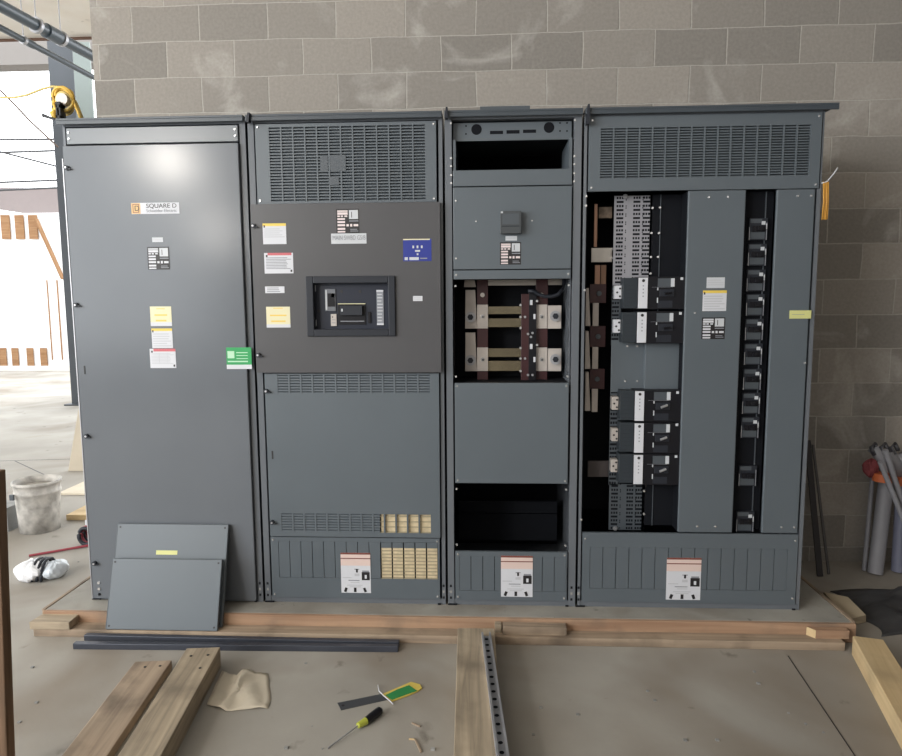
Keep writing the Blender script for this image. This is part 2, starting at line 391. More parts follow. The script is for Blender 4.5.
def caution(o, r):
    it = [(0, 0, 1, .045, BROWN), (0, .045, 1, .32, PINK), (0, .13, 1, .155, BROWN), (0, .25, 1, .275, BROWN),
          (.46, .40, .62, .42, TXT), (.51, .40, .57, .49, BLK), (.70, .48, .97, .68, BLK), (.80, .55, .87, .64, WHITE), (.72, .44, .95, .48, TXT),
          (.05, .61, .35, .63, LTXT), (.25, .68, .62, .70, TXT), (.32, .73, .62, .75, LTXT), (.2, .80, .72, .82, LTXT), (.28, .84, .66, .86, LTXT), (.46, .52, .62, .58, LTXT)]
    ob = sticker(o, r, WHITE, it, YP-.0006, 'paper_notice', 'white notice with pinkish striped top and black marks')
    x0, x1, z0, z1 = r; W = x1-x0; H = z1-z0; y = YP-.0016
    for u, tl in ((.15, .35), (.47, 0), (.8, -.35)):
        b = MB(); cx = x0+u*W; cz = z0+.075*H; c, s = math.cos(tl), math.sin(tl); w2, h2 = .042*W, .055*H
        q = [(-w2, -h2), (w2, -h2), (w2, h2), (-w2, h2)]; q = [(cx+a*c+bb*s, cz-a*s+bb*c) for a, bb in q]
        b.hexa([(q[0][0], y, q[0][1]), (q[1][0], y, q[1][1]), (q[1][0], y+.0006, q[1][1]), (q[0][0], y+.0006, q[0][1]),
                (q[3][0], y, q[3][1]), (q[2][0], y, q[2][1]), (q[2][0], y+.0006, q[2][1]), (q[3][0], y+.0006, q[3][1])], BLK)
        b.build('printed_arrow', ob)
    return ob
def kick(o, r, g, cols, special=None, inset=True):
    b = MB(); x0, x1, z0, z1 = r; a0, a1, c0, c1 = g; y = YP; th = .014
    b.box(x0, a0, y, y+th, z0, z1, PAINT2); b.box(a1, x1, y, y+th, z0, z1, PAINT2); b.box(a0, a1, y, y+th, z0, c0, PAINT2); b.box(a0, a1, y, y+th, c1, z1, PAINT2)
    W = (a1-a0)/cols
    for k in range(cols):
        gap = special is not None and k >= special
        if not gap:
            b.box(a0+k*W+.0015, a0+(k+1)*W-.0015, y+.0015, y+.012, c0+.001, c1-.001, PAINT2)
        else:
            n = 9; H = (c1-c0)/n; hi = c1-(c1-c0)*.16
            b.box(a0+k*W+.003, a0+(k+1)*W-.002, y+.0025, y+.012, hi, c1-.002, PAINT2)
            for j in range(n):
                z = c0+j*(hi-c0)/n; Hh = (hi-c0)/n
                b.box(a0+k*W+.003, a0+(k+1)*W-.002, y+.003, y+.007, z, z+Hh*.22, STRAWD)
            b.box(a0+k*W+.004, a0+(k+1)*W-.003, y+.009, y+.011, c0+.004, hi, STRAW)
    b.box(a0, a1, y+.013, y+.0138, c0, c1, INK)
    b.build('kick_plate', o)
def fin(o, px, py, px2, py2):
    p = aY(px, py, -.05); q = aY(px2, py2, -.05); e = x0
    p.x = max(p.x, e+.003); q.x = max(q.x, e+.010)
    b = MB(); d = .012
    b.hexa([(p.x-.002, -.052, p.z), (p.x+.012, -.052, p.z), (p.x+.012, -.02, p.z), (p.x-.002, -.02, p.z),
            (q.x-.002, -.052, q.z), (q.x+.006, -.052, q.z), (q.x+.006, -.02, q.z), (q.x-.002, -.02, q.z)], BLACK2)
    return b.build('joint_tab', o)

# ---- section 1 : plain tall door
s1, x0, x1 = sec(0, 'leftmost tall grey switchboard section with one full plain door and a green sticker')
shell(s1, x0, x1, (.012, .028)); cap(s1, x0, x1, .012)
tz0 = aY(150, 144, -.02).z; tz1 = T-.03
panel(s1, (x0+.022, x1-.032, tz0+.006, tz1), 'top_filler_strip', plain('bright_filler', (.14, .155, .17), .3, 0, .5, .03, 4), -.016, .02)
screws(s1, [(x0+.034, tz0+.03), (x0+.034, tz1-.02), (x1-.045, tz0+.03), (x1-.045, tz1-.02)], -.016)
b = MB(); b.box(x0+.004, x1-.03, -.024, -.004, .012, tz0-.002, PAINT); d1 = b.build('door', s1, .003)
b = MB(); b.box(x0+.0, x0+.0045, -.026, -.002, .012, tz0-.06, GALV); b.build('hinge_edge', s1)
for z_, m_ in ((.035, INK), (.063, SCREW), (.095, SCREW)):
    b = MB(); b.cyl((x0+.04, -.028, z_), (x0+.04, -.0235, z_), .007, m_, n=8); b.build('foot_bolt', s1)
for p in ((67, 168), (76.5, 305), (87, 436), (95, 563)): latch(s1, p[0], p[1], -.026)
b = MB(); p = aY(84.5, 370, -.026); b.box(p.x-.003, p.x+.003, -.0262, -.024, p.z-.02, p.z+.02, BLK); b.build('key_slot', s1)
YD = -.0252
def R1(*a): return R(*a, Y=YD)
pl = sticker(s1, R1(131, 203, 179.5, 213.5), WHITE, [(0, .02, .19, .98, GOLD), (.03, .1, .16, .88, BROWN), (.045, .16, .145, .82, GOLD)], YD, 'maker_plate', 'white maker plate with gold emblem')
r = R1(131, 203, 179.5, 213.5); W_, H_ = r[1]-r[0], r[3]-r[2]
text('D', .034, r[0]+.062*W_, YD-.001, r[2]+.49*H_, BLK, pl)
text('SQUARE D', .028, r[0]+.31*W_, YD-.001, r[2]+.70*H_, BLK, pl, width=.63*W_)
text('Schneider Electric', .02, r[0]+.31*W_, YD-.001, r[2]+.27*H_, TXT, pl, width=.63*W_)
sticker(s1, R1(152, 237.5, 163, 242), SILVER, lines(1, .2, .8), YD, 'small_tag')
spec_label(s1, R1(147, 247, 170, 269.5), YD)
sticker(s1, R1(149.8, 306.5, 172, 326), CREAM, [(.3, .1, .7, .14, YEL), (.2, .4, .8, .48, YEL), (.25, .68, .75, .76, YEL), (0, .8, 1, 1, WHITE)], YD, 'label', 'pale yellow label')
sticker(s1, R1(151.3, 328.5, 173, 348), WHITE, [(0, 0, 1, .13, YEL), (.04, .08, .1, .2, BLK)]+lines(6, .22, .95), YD, 'label', 'white label with yellow header')
sticker(s1, R1(149.5, 348.8, 176.3, 368), WHITE, [(.15, 0, 1, .14, RED), (.06, .1, .12, .2, BLK), (.36, .2, .37, .8, LTXT), (.68, .2, .69, .8, LTXT), (.9, .82, .96, .93, BLK)]+lines(8, .2, .8), YD, 'label', 'white label with red header')
sticker(s1, R1(226, 347.5, 252, 369), GREEN, [(.05, .17, .32, .5, LGREEN), (.4, .22, .85, .26, LGREEN), (.4, .36, .85, .39, LGREEN), (.4, .5, .85, .53, LGREEN), (.05, .62, .85, .68, LGREEN), (0, .8, 1, 1, WHITE), (.1, .87, .9, .92, LTXT)], YD, 'label', 'green sticker with white foot')

# ---- section 2 : main breaker
s2, x0, x1 = sec(1, 'grey switchboard section with dark breaker door, blue sticker and louvred vents')
shell(s2, x0, x1, (.028, .018)); cap(s2, x0, x1)
X0, X1 = x0+.036, x1-.028
rv = (X0, X1, aY(350, 203.5, YP).z+.003, T-.028)
vent(s2, rv, R(268.6, 127.5, 425.5, 200.5), 13, 25)
corner_screws(s2, rv)
# chalk-grey marks left by labels on the grille
b = MB()
for q in ((330, 155, 346, 171), (329, 177, 339, 185), (320, 156, 328, 171)):
    a_ = R(*q); b.box(a_[0], a_[1], YP-.0008, YP-.0003, a_[2], a_[3], GREYP)
b.build('clear_sticker', s2)
dz1 = rv[2]-.004; dz0 = aY(350, 372.5, -.03).z
DY = -.034; dx0, dx1 = x0+.008, x1-.012
bz = R(306, 276.5, 396, 336, DY); bi = R(313.5, 283.5, 389, 329, DY)
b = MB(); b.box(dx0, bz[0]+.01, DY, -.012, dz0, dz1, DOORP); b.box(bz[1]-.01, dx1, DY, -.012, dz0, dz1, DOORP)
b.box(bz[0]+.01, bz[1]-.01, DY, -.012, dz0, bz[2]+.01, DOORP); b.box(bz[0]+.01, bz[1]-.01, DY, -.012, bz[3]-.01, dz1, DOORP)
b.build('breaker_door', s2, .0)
b = MB()
b.box(bz[0], bi[0], DY-.012, DY+.04, bz[2], bz[3], BLACK2); b.box(bi[1], bz[1], DY-.012, DY+.04, bz[2], bz[3], BLACK2)
b.box(bi[0], bi[1], DY-.012, DY+.04, bz[2], bi[2], BLACK2); b.box(bi[0], bi[1], DY-.012, DY+.04, bi[3], bz[3], BLACK2)
bez = b.build('door_bezel', s2, .003)
# the breaker behind the bezel
YB = DY+.03
def RB(*a): return R(*a, Y=YB)
b = MB(); r = RB(311, 281, 391, 331); b.box(r[0], r[1], YB, YB+.06, r[2], r[3], plain('blueblack_plastic', (.02, .024, .038), .45, 0, .3)); mbk = b.build('main_breaker', s2)
def bb(name, q, d, m, items=(), parent=None, bevel=.001):
    r = RB(*q); b = MB(); b.box(r[0], r[1], YB-d, YB, r[2], r[3], m)
    W, H = r[1]-r[0], r[3]-r[2]
    for (u0, v0, u1, v1, mm) in items: b.box(r[0]+u0*W, r[0]+u1*W, YB-d-.001, YB-d, r[3]-v1*H, r[3]-v0*H, mm)
    return b.build(name, parent or mbk, bevel)
bb('trip_unit', (325, 289, 336, 311), .006, plain('grey_trim', (.14, .15, .17), .4), [(.25, .2, .95, .8, BLACK), (.6, .2, .95, .38, SILVER), (.05, .05, .2, .95, SILVER)])
bb('rating_plug', (331, 314, 337, 326), .006, PLATE, [(.2, .2, .4, .3, BLK), (.2, .45, .8, .5, TXT), (.2, .7, .8, .75, TXT)])
bb('breaker_label', (376.5, 290, 384, 325), .003, TXT, [(0, 0, 1, .05, WHITE)]+lines(9, .08, .92, .1, .9, SILVER, .3)+[(0, .95, 1, 1, WHITE)])
bb('handle_surround', (338, 303.5, 366, 324.5), .004, BLACK, [(0, 0, 1, .035, CREAM), (.08, .82, .95, .86, TXT)])
bb('breaker_handle', (341, 306, 363, 315), .022, BLACK2, [(.05, .3, .12, .6, SILVER)], None, .003)
bb('lower_switch', (368, 312, 371, 323), .006, BLACK)
b = MB()
for q in ((341.5, 291.5), (360, 291.5), (319, 311)):
    p = aY(*q, YB); b = MB(); b.cyl((p.x, YB-.002, p.z), (p.x, YB+.002, p.z), .007, BLK, n=12); b.build('fixing_hole', mbk)
b = MB()
p0 = aY(314.5, 285, YB); p1 = aY(315.5, 326, YB); b.box(p0.x-.004, p0.x+.006, YB-.004, YB, p0.z-.03, p0.z, SILVER); b.box(p1.x-.004, p1.x+.006, YB-.004, YB, p1.z, p1.z+.03, SILVER)
b.build('mounting_clip', mbk)
def RD(*a): return R(*a, Y=DY-.001)
YS = DY-.0008
sticker(s2, RD(262.5, 223.5, 286.5, 244), WHITE, [(0, 0, 1, .13, YEL), (.04, .08, .1, .2, BLK)]+lines(5, .22, .7), YS, 'label', 'white label with yellow header')
sticker(s2, RD(264, 253, 293.5, 273.3), WHITE, [(.12, 0, .95, .12, RED), (.06, .1, .12, .2, BLK), (.36, .2, .37, .8, LTXT), (.68, .2, .69, .8, LTXT), (.9, .82, .96, .93, BLK)]+lines(8, .2, .8, m=TXT), YS, 'label', 'white label with red header')
sticker(s2, RD(265, 286.5, 284.5, 293), WHITE, lines(3, .1, .9, .1, .9, TXT), YS, 'small_tag')
sticker(s2, RD(266, 306.8, 290.5, 327.5), CREAM, [(.3, .05, .7, .09, YEL), (.15, .38, .85, .45, YEL), (.2, .66, .8, .73, YEL), (0, .84, 1, 1, WHITE)], YS, 'label', 'pale yellow label')
spec_label(s2, RD(336, 209, 359.5, 233), YS, PALEP)
sl = sticker(s2, RD(331, 233.6, 366.5, 243.5), SILVER, [], YS, 'name_strip', 'pale strip with worn lettering')
r = RD(331, 233.6, 366.5, 243.5)
text('MAIN SWBD GS/B', .03, r[0]+.006, YS-.0006, (r[2]+r[3])/2+.003, TXT, sl, width=(r[1]-r[0])*.93)
sticker(s2, RD(403, 239, 431.5, 261), BLUE, [(0, 0, .95, .05, CREAM), (.33, .30, .39, .42, SILVER), (.48, .30, .54, .42, SILVER), (.63, .30, .69, .42, SILVER), (.42, .5, .6, .58, SILVER), (.48, .65, .54, .73, SILVER), (.05, .82, .16, .95, SILVER), (.22, .82, .55, .95, SILVER), (.6, .85, .85, .9, TXT)], YS, 'label', 'dark blue label with white marks')
sticker(s2, RD(413, 296, 422.5, 301), WHITE, lines(2, .2, .8), YS, 'small_tag')
for q in ((253.5, 226), (258.5, 355)): latch(s2, q[0], q[1], DY)
lz1 = dz0-.006; lz0 = aY(350, 536.5, YP).z
rl = (X0+.004, X1+.004, lz0, lz1)
g1 = R(277.5, 374.8, 430, 394); g2 = R(281.5, 513, 431, 533)
# lower door: panel with two louvre bands
b = MB(); y = YP-.006
for (zb, zt) in ((rl[2], g2[2]), (g2[3], g1[2]), (g1[3], rl[3])): b.box(rl[0], rl[1], y, y+.018, zb, zt, PAINT2)
for g, bmx in ((g1, None), (g2, 9.5)):
    b.box(rl[0], g[0], y, y+.018, g[2], g[3], PAINT2); b.box(g[1], rl[1], y, y+.018, g[2], g[3], PAINT2)
    W = (g[1]-g[0])/13
    for k in range(1, 13): b.box(g[0]+k*W-.004, g[0]+k*W+.004, y-.0003, y+.008, g[2], g[3], PAINT2)
    n = 7; H = (g[3]-g[2])/n
    for k in range(n):
        z = g[2]+k*H; lim = g[1] if not bmx else g[0]+8.6*W
        b.hexa([(g[0], y+.001, z), (lim, y+.001, z), (lim, y+.011, z+H*.5), (g[0], y+.011, z+H*.5),
                (g[0], y+.001, z+H*.62), (lim, y+.001, z+H*.62), (lim, y+.011, z+H*.95), (g[0], y+.011, z+H*.95)], PAINT2)
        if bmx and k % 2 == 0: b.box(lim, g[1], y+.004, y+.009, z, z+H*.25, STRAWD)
    b.box(g[0], g[1], y+.0145, y+.017, g[2], g[3], INK)
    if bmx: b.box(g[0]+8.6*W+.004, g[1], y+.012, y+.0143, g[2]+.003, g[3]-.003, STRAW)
b.build('lower_door', s2)
for q in ((266.5, 391), (272.5, 522)): latch(s2, q[0], q[1], YP-.006)
b = MB(); p = aY(272.5, 455, YP-.006); b.box(p.x-.004, p.x+.004, p.y-.0006, p.y, p.z-.02, p.z+.02, BLK); b.build('key_slot', s2)
rk = (X0+.002, X1, .03, rl[2]-.006)
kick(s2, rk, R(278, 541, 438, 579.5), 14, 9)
corner_screws(s2, rk)
caution(s2, R(340.5, 552.5, 371, 593))
fin(s2, 246, 122, 248, 112.5)

# ---- section 3 : open compartments with busbars
s3, x0, x1 = sec(2, 'narrow grey switchboard section with open black compartments and exposed busbars')
shell(s3, x0, x1, (.031, .034)); cap(s3, x0, x1)
X0, X1 = x0+.037, x1-.042
def zz(px, py, Y=YP): return aY(px, py, Y).z
z_a = zz(512, 138); z_b = zz(512, 169.5); z_c = zz(512, 186); z_d = zz(512, 269.5); z_e = zz(512, 279); z_f = zz(512, 383); z_g = zz(512, 483.5); z_h = zz(512, 551.5)
b = MB(); yy = .03
b.box(X0, X1, yy, yy+.012, z_a, T-.03, PAINT2)
for q, rr in (((476.5, 129.5), .024), ((549, 127.5), .024)):
    p = aY(*q, yy); b.cyl((p.x, yy-.001, p.z), (p.x, yy+.002, p.z), rr, INK, n=24, smooth=False)
for q in ((490, 131, 503, 134), (506.5, 130.3, 519.5, 133.5), (523, 129.8, 536, 132.8)):
    r = R(*q, Y=yy); b.box(r[0], r[1], yy-.001, yy+.001, r[2], r[3], INK)
for q in ((466, 126), (466, 134), (560, 123), (567, 123), (560, 131), (567, 131)):
    p = aY(*q, yy); b.cyl((p.x, yy-.001, p.z), (p.x, yy+.001, p.z), .004, INK, n=8)
b.build('knockout_plate', s3)
for xx in (X0, X1-.012):
    b = MB(); b.box(xx, xx+.012, .0, .3, z_b, z_a, PAINT2); b.build('inner_bracket', s3)
r = (X0, X1, z_c+.002, z_b); panel(s3, r, 'filler_strip')
r = (X0, X1, z_d+.002, z_c-.003); panel(s3, r, 'upper_cover', y=YP-.003)
screws(s3, [(X0+.012, r[3]-.06), (X0+.012, r[2]+.05)], YP-.003)
p = aY(476, 221.5, YP); screws(s3, [(p.x, p.z), (aY(532, 221.5, YP).x, p.z)], YP-.003, .004)
rs = (X0, X1, z_e, z_d-.002); panel(s3, rs, 'filler_strip'); screws(s3, [(rs[0]+.012, (rs[2]+rs[3])/2), (rs[1]-.012, (rs[2]+rs[3])/2)])
r = (X0+.002, X1-.002, z_g, z_f); panel(s3, r, 'middle_cover'); corner_screws(s3, r)
pz = [zz(452, q) for q in (158, 166, 175, 183)]
screws(s3, [(x0+.028, z) for z in pz+[zz(452, 123)]], -.006); screws(s3, [(x1-.032, z) for z in pz+[zz(570, 120)]], -.006)
screws(s3, [(X0+.008, z_e-.03), (X1-.008, z_e-.03), (X0+.008, z_f+.03), (X1-.008, z_f+.03), (X0+.008, z_g-.03), (X1-.008, z_g-.03), (X0+.008, z_h+.03), (X1-.008, z_h+.03)], -.006)
# display box
r = R(500.5, 211, 521, 233, -.05); b = MB(); b.box(r[0], r[1], -.05, -.014, r[2], r[3], plain('meter_plastic', (.055, .062, .068), .35))
W, H = r[1]-r[0], r[3]-r[2]
b.box(r[0]+.1*W, r[0]+.9*W, -.051, -.05, r[2]+.4*H, r[3]-.12*H, GREYP); b.box(r[0]+.05*W, r[0]+.95*W, -.0512, -.05, r[2]+.30*H, r[2]+.33*H, BLACK2); b.box(r[0]+.02*W, r[0]+.12*W, -.0512, -.05, r[3]-.1*H, r[3]-.02*H, SILVER)
b.build('meter_box', s3, .003)
sticker(s3, R(505.5, 236, 517, 240.5, -.016), SILVER, lines(1, .3, .7), -.0158, 'small_tag')
spec_label(s3, R(500, 242.3, 521, 264.5, -.016), -.0158, PALEP)
# bus compartment
YQ = .16
def RQ(*a, Y=YQ): return R(*a, Y=Y)
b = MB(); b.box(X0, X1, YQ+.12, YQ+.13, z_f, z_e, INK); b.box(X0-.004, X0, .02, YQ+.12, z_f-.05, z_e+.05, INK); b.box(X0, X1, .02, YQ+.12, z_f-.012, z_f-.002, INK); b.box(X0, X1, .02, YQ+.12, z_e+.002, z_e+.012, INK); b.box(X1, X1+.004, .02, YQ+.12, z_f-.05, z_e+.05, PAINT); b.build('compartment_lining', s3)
for q in ((477, 277, 562, 285), (487, 306.5, 523, 314), (487, 318.5, 523, 327), (487, 348.5, 523, 357), (487, 361, 523, 371)):
    r = RQ(*q); b = MB(); b.box(r[0], r[1], YQ, YQ+.012, r[2], r[3], BRASS if q[0] == 487 else BUS); b.build('busbar', s3, .001)
for xa, xb in ((477, 488), (536, 547)):
    r = RQ(xa, 279, xb, 385, Y=YQ-.004); b = MB(); b.box(r[0], r[1], YQ-.006, YQ+.02, r[2], r[3], MAROON); iz = b.build('bus_support', s3, .001)
    for ya, yb in ((304.6, 328.5), (347.5, 371)):
        r = RQ(xa, ya, xb, yb, Y=YQ-.01); b = MB(); b.box(r[0], r[1], YQ-.012, YQ-.005, r[2], r[3], PLATE)
        c = ((r[0]+r[1])/2, (r[2]+r[3])/2); b.cyl((c[0], YQ-.018, c[1]), (c[0], YQ-.012, c[1]), .010, SCREW, n=10); b.cyl((c[0]+.002, YQ-.0185, c[1]-.002), (c[0]+.002, YQ-.018, c[1]-.002), .005, BLK, n=8)
        b.build('splice_plate', iz, .001)
    r = RQ(xa, 293, xb, 297, Y=YQ-.01); c = ((r[0]+r[1])/2, (r[2]+r[3])/2); b = MB(); b.cyl((c[0], YQ-.014, c[1]), (c[0], YQ-.006, c[1]), .011, PLATE, n=12); b.build('bolt', iz)
def insul(q, bolt, parent, Y=YQ, mat=PLATE, name='end_plate', dark=True):
    r = R(*q, Y=Y); b = MB(); d = .14*(r[1]-r[0])
    b.hexa([(r[0], Y-.01, r[2]), (r[1], Y-.01, r[2]), (r[1], Y+.01, r[2]), (r[0], Y+.01, r[2]), (r[0]+d*.3, Y-.01, r[3]), (r[1]-d, Y-.01, r[3]), (r[1]-d, Y+.01, r[3]), (r[0]+d*.3, Y+.01, r[3])], mat)
    if bolt:
        p = aY(*bolt, Y); b.cyl((p.x, Y-.022, p.z), (p.x, Y-.008, p.z), .026, GALV, n=14); b.cyl((p.x, Y-.03, p.z), (p.x, Y-.02, p.z), .015, BLACK2, n=6, smooth=False)
    return b.build(name, parent, .001)
insul((465, 290, 477, 328.5), (470.5, 317), s3); insul((465, 332.5, 477, 371), (470.5, 360), s3)
insul((464, 279, 476, 287), None, s3)
for ya, yb, by in ((305.5, 328.5, 316), (348.5, 371, 359)):
    r = RQ(547.5, ya, 561, yb); b = MB(); b.box(r[0], r[1], YQ-.008, YQ+.004, r[2], r[3], PLATE)
    p = aY(555, by, YQ); b.cyl((p.x, YQ-.022, p.z), (p.x, YQ-.008, p.z), .026, GALV, n=14); b.cyl((p.x, YQ-.03, p.z), (p.x, YQ-.02, p.z), .015, BLACK2, n=6, smooth=False)
    b.build('end_plate', s3, .001)
r = RQ(521.5, 294, 528.5, 383, Y=YQ-.03); b = MB(); b.box(r[0], r[1], YQ-.03, YQ-.01, r[2], r[3], MAROON)
r2 = RQ(529, 290, 536, 383, Y=YQ-.03); b.box(r2[0], r2[1], YQ-.03, YQ-.01, r2[2], r2[3], BLACK); cs = b.build('control_strip', s3, .001)
b = MB()
for q in ((520.5, 305), (520.5, 317), (520.5, 328), (520.5, 348), (520.5, 358.5), (520.5, 371), (525, 317), (525, 358.5), (532.5, 333), (531, 337), (532.5, 375), (528, 334), (528, 375), (537, 301), (537, 345)):
    p = aY(*q, YQ-.035); b.cyl((p.x, YQ-.038, p.z), (p.x, YQ-.03, p.z), .006, SCREW if q[0] < 522 or q[1] in (301, 345) else GALV, n=8)
for q in ((530, 300, 532.5, 305), (533.5, 314, 535.5, 319), (530, 344, 532.5, 349), (533.5, 357, 535.5, 362)):
    r = RQ(*q, Y=YQ-.035); b.box(r[0], r[1], YQ-.035, YQ-.03, r[2], r[3], WHITE)
b.build('terminal', cs)
pts = [aY(*q, YQ-.05) for q in ((528, 291), (533, 291), (538, 294), (545, 296.5), (552, 296.5), (558, 294.5), (562, 290), (564, 283), (564.5, 276))]
b = MB(); b.tube(pts, .009, BLACK2, 10); b.build('cable', s3)
r = (X0+.002, X1-.002, z_h, z_g)
b = MB(); b.box(r[0], r[1], .42, .43, z_h+.05, z_h+.054, GREYP); b.box(r[0], r[1], .42, .45, z_h-.1, z_h+.12, INK); b.build('rear_rail', s3)
rk = (X0, X1, .03, z_h-.002); kick(s3, rk, R(459, 556, 566, 592), 9); corner_screws(s3, rk)
caution(s3, R(501, 555.5, 532.5, 597))
fin(s3, 445, 118, 443, 107)
# ---- section 4 : distribution breakers
s4, x0, x1 = sec(3, 'wide rightmost grey switchboard section with open breaker columns and a vented top')
shell(s4, x0, x1, (.013, .007)); cap(s4, x0, x1, 0, .045)
X0, X1 = x0+.02, x1-.014
zt = zz(700, 190.5); zb = zz(700, 532.5)
rv = (X0, X1, zt+.003, T-.024)
vent(s4, rv, R(601, 128.5, 808.5, 176), 16, 19); corner_screws(s4, rv, .014, .016)
xa = (aY(688.5, 195, YP).x+aY(678, 528, YP).x)/2; xb = (aY(745.5, 195, YP).x+aY(733, 528, YP).x)/2
xc = (aY(778, 195, YP).x+aY(761, 528, YP).x)/2; xd = (aY(816, 195, YP).x+aY(797.5, 528, YP).x)/2
panel(s4, (xa, xb, zb, zt), 'centre_cover', bevel=.004); panel(s4, (xc, xd, zb, zt), 'right_cover', bevel=.004)
b = MB(); b.box(xd+.009, x1-.001, -.008, .0, .03, zt, PAINT); b.build('side_trim', s4)
p = [aY(q, 195, YP) for q in (709, 728)]
screws(s4, [(p[0].x, zt-.03), (p[1].x, zt-.03), (p[0].x, zb+.03), (p[1].x, zb+.03), (xc+.09, zt-.03), (xd-.018, zt-.03), (xc+.09, zb+.03), (xd-.018, zb+.03), (aY(695, 313, YP).x, aY(695, 313, YP).z), (aY(805, 363, YP).x, aY(805, 363, YP).z)])
sticker(s4, R(706.8, 277.5, 724.5, 288), SILVER, lines(3, .15, .8, m=LTXT), name='small_tag')
sticker(s4, R(703, 290.5, 726, 311), WHITE, [(0, 0, 1, .13, YEL), (.04, .08, .1, .2, BLK)]+lines(6, .22, .95), label='white label with yellow header')
spec_label(s4, R(702, 317.5, 724.5, 339))
ns = R(790, 310.5, 811, 318.5, YP-.004); b = MB(); b.box(ns[0], ns[1], YP-.004, YP-.0005, ns[2], ns[3], PYEL); b.box(ns[0]+.01, ns[1]-.03, YP-.0045, YP-.004, (ns[2]+ns[3])/2-.001, (ns[2]+ns[3])/2+.001, TXT); nt_ = b.build('pale_yellow_note', s4); nt_['label'] = 'pale yellow stuck note'
# breaker column in the black strip
yr = .045
b = MB(); b.box(xb-.01, xc+.01, yr, yr+.01, zb, zt, INK); b.box(xc-.028, xc-.024, yr-.006, yr, zb, zt, GREYP); b.box(xb-.01, xb-.004, 0, yr, zb, zt, INK); b.build('strip_backing', s4)
for q in ((757, 229.5), (756, 255), (754.7, 280.5), (754, 305), (753, 329.5), (752, 354), (751, 379), (750, 403), (748.8, 427), (746.5, 475), (744, 520.5)):
    p = aY(*q, yr); w_, h_ = .082, .098
    off = q[1] == 475
    b = MB(); b.box(p.x-w_/2, p.x+w_/2, yr-.016, yr, p.z-h_/2, p.z+h_/2, BLACK2)
    b.box(p.x-w_/2, p.x-w_/2+.002, yr-.017, yr-.016, p.z-h_/2, p.z+.01, LTXT); b.box(p.x+w_/2-.006, p.x+w_/2-.003, yr-.017, yr-.016, p.z-h_/2, p.z+h_*.3, TXT)
    b.box(p.x-w_/2+.006, p.x+w_/2-.012, yr-.0168, yr-.016, p.z-h_/2+.005, p.z-.012, GREYP)
    b.box(p.x-w_/2+.004, p.x+w_*.18, yr-.0168, yr-.016, p.z+h_*.28, p.z+h_*.47, GREYP)
    br = b.build('branch_breaker', s4, 0, (p.x, yr, p.z))
    b = MB(); b.box(p.x-w_*.34, p.x+w_*.34, yr-.024, yr-.016, p.z-.012, p.z+.014, BLACK); b.box(p.x-.008, p.x+.012, yr-.036, yr-.024, p.z-.008, p.z+.008, BLACK)
    b.build('breaker_handle', br, .001, (p.x, yr, p.z))
    if not off:
        b = MB(); b.box(p.x+w_*.16, p.x+w_*.36, yr-.0185, yr-.016, p.z+h_*.2, p.z+h_*.36, SILVER); b.box(p.x+w_*.41, p.x+w_*.46, yr-.0185, yr-.016, p.z+.0, p.z+h_*.25, SILVER)
        b.build('rating_mark', br, 0, (p.x, yr, p.z))
# interior behind the left opening
yi = .09
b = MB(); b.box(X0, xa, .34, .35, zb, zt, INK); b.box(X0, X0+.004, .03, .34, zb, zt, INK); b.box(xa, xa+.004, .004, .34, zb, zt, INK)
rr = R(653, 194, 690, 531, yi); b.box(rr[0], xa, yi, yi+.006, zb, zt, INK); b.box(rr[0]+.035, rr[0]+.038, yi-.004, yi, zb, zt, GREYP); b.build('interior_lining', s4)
def perf(q, rows, cols, m, name, hole=INK):
    r = R(*q, Y=yi); b = MB(); b.box(r[0], r[1], yi, yi+.005, r[2], r[3], m)
    H = (r[3]-r[2])/rows; W = r[1]-r[0]; e = yi-.0007
    for k in range(rows):
        z = r[2]+(k+.5)*H
        for (u, kk) in cols:
            x = r[0]+u*W
            if k % 2: b.box(x-.016, x+.016, e, yi, z-H*.25, z+H*.25, hole)
            else:
                for j in (-1, 0, 1): b.box(x+j*.012-.004, x+j*.012+.004, e, yi, z-H*.28, z+H*.28, hole)
            b.box(x+.026, x+.030, e, yi, z-H*.18+H*.5*(k % 2), z+H*.18+H*.5*(k % 2), hole)
    return b.build(name, s4)
zx = lambda a, b_: (a+b_)/2
perf((614.5, 196, 648, 288), 23, ((.16, 0), (.63, 0), (.90, 1)), PERF, 'perforated_plate')
perf((609.5, 484, 641, 530), 12, ((.16, 0), (.63, 0), (.90, 1)), GREYP, 'perforated_plate')
perf((612.3, 285, 620, 345), 15, ((.4, 0),), GREYP, 'perforated_plate'); perf((610.5, 390, 618, 485), 22, ((.4, 0),), GREYP, 'perforated_plate')
r = R(611.5, 340, 645.5, 392, yi); b = MB(); b.box(r[0], r[1], yi-.004, yi+.004, r[2], r[3], PAINT2); r = R(645.5, 340, 690, 392, yi-.03); b.box(r[0], xa, yi-.034, yi+.004, r[2]-.02, r[3], PAINT2); b.build('blank_plate', s4, .002)
screws(s4, [(aY(q, 346, yi).x, aY(q, 346, yi).z) for q in (627, 637)]+[(aY(q, 381, yi).x, aY(q, 381, yi).z) for q in (625, 637)], yi-.004, .006)
screws(s4, [(aY(*q, yi-.01).x, aY(*q, yi-.01).z) for q in ((652.5, 208), (651.5, 233), (651, 257), (650.5, 273.5), (660, 207.5), (659, 233), (658, 257), (644, 491), (644, 514))], yi-.01, .006)
screws(s4, [(aY(*q, yi).x, aY(*q, yi).z) for q in ((625, 196.5), (615, 528))], yi-.006, .012, GALV)
screws(s4, [(x0+.012, zz(587, q)) for q in (196, 205.5, 290, 520)], -.006, .006)
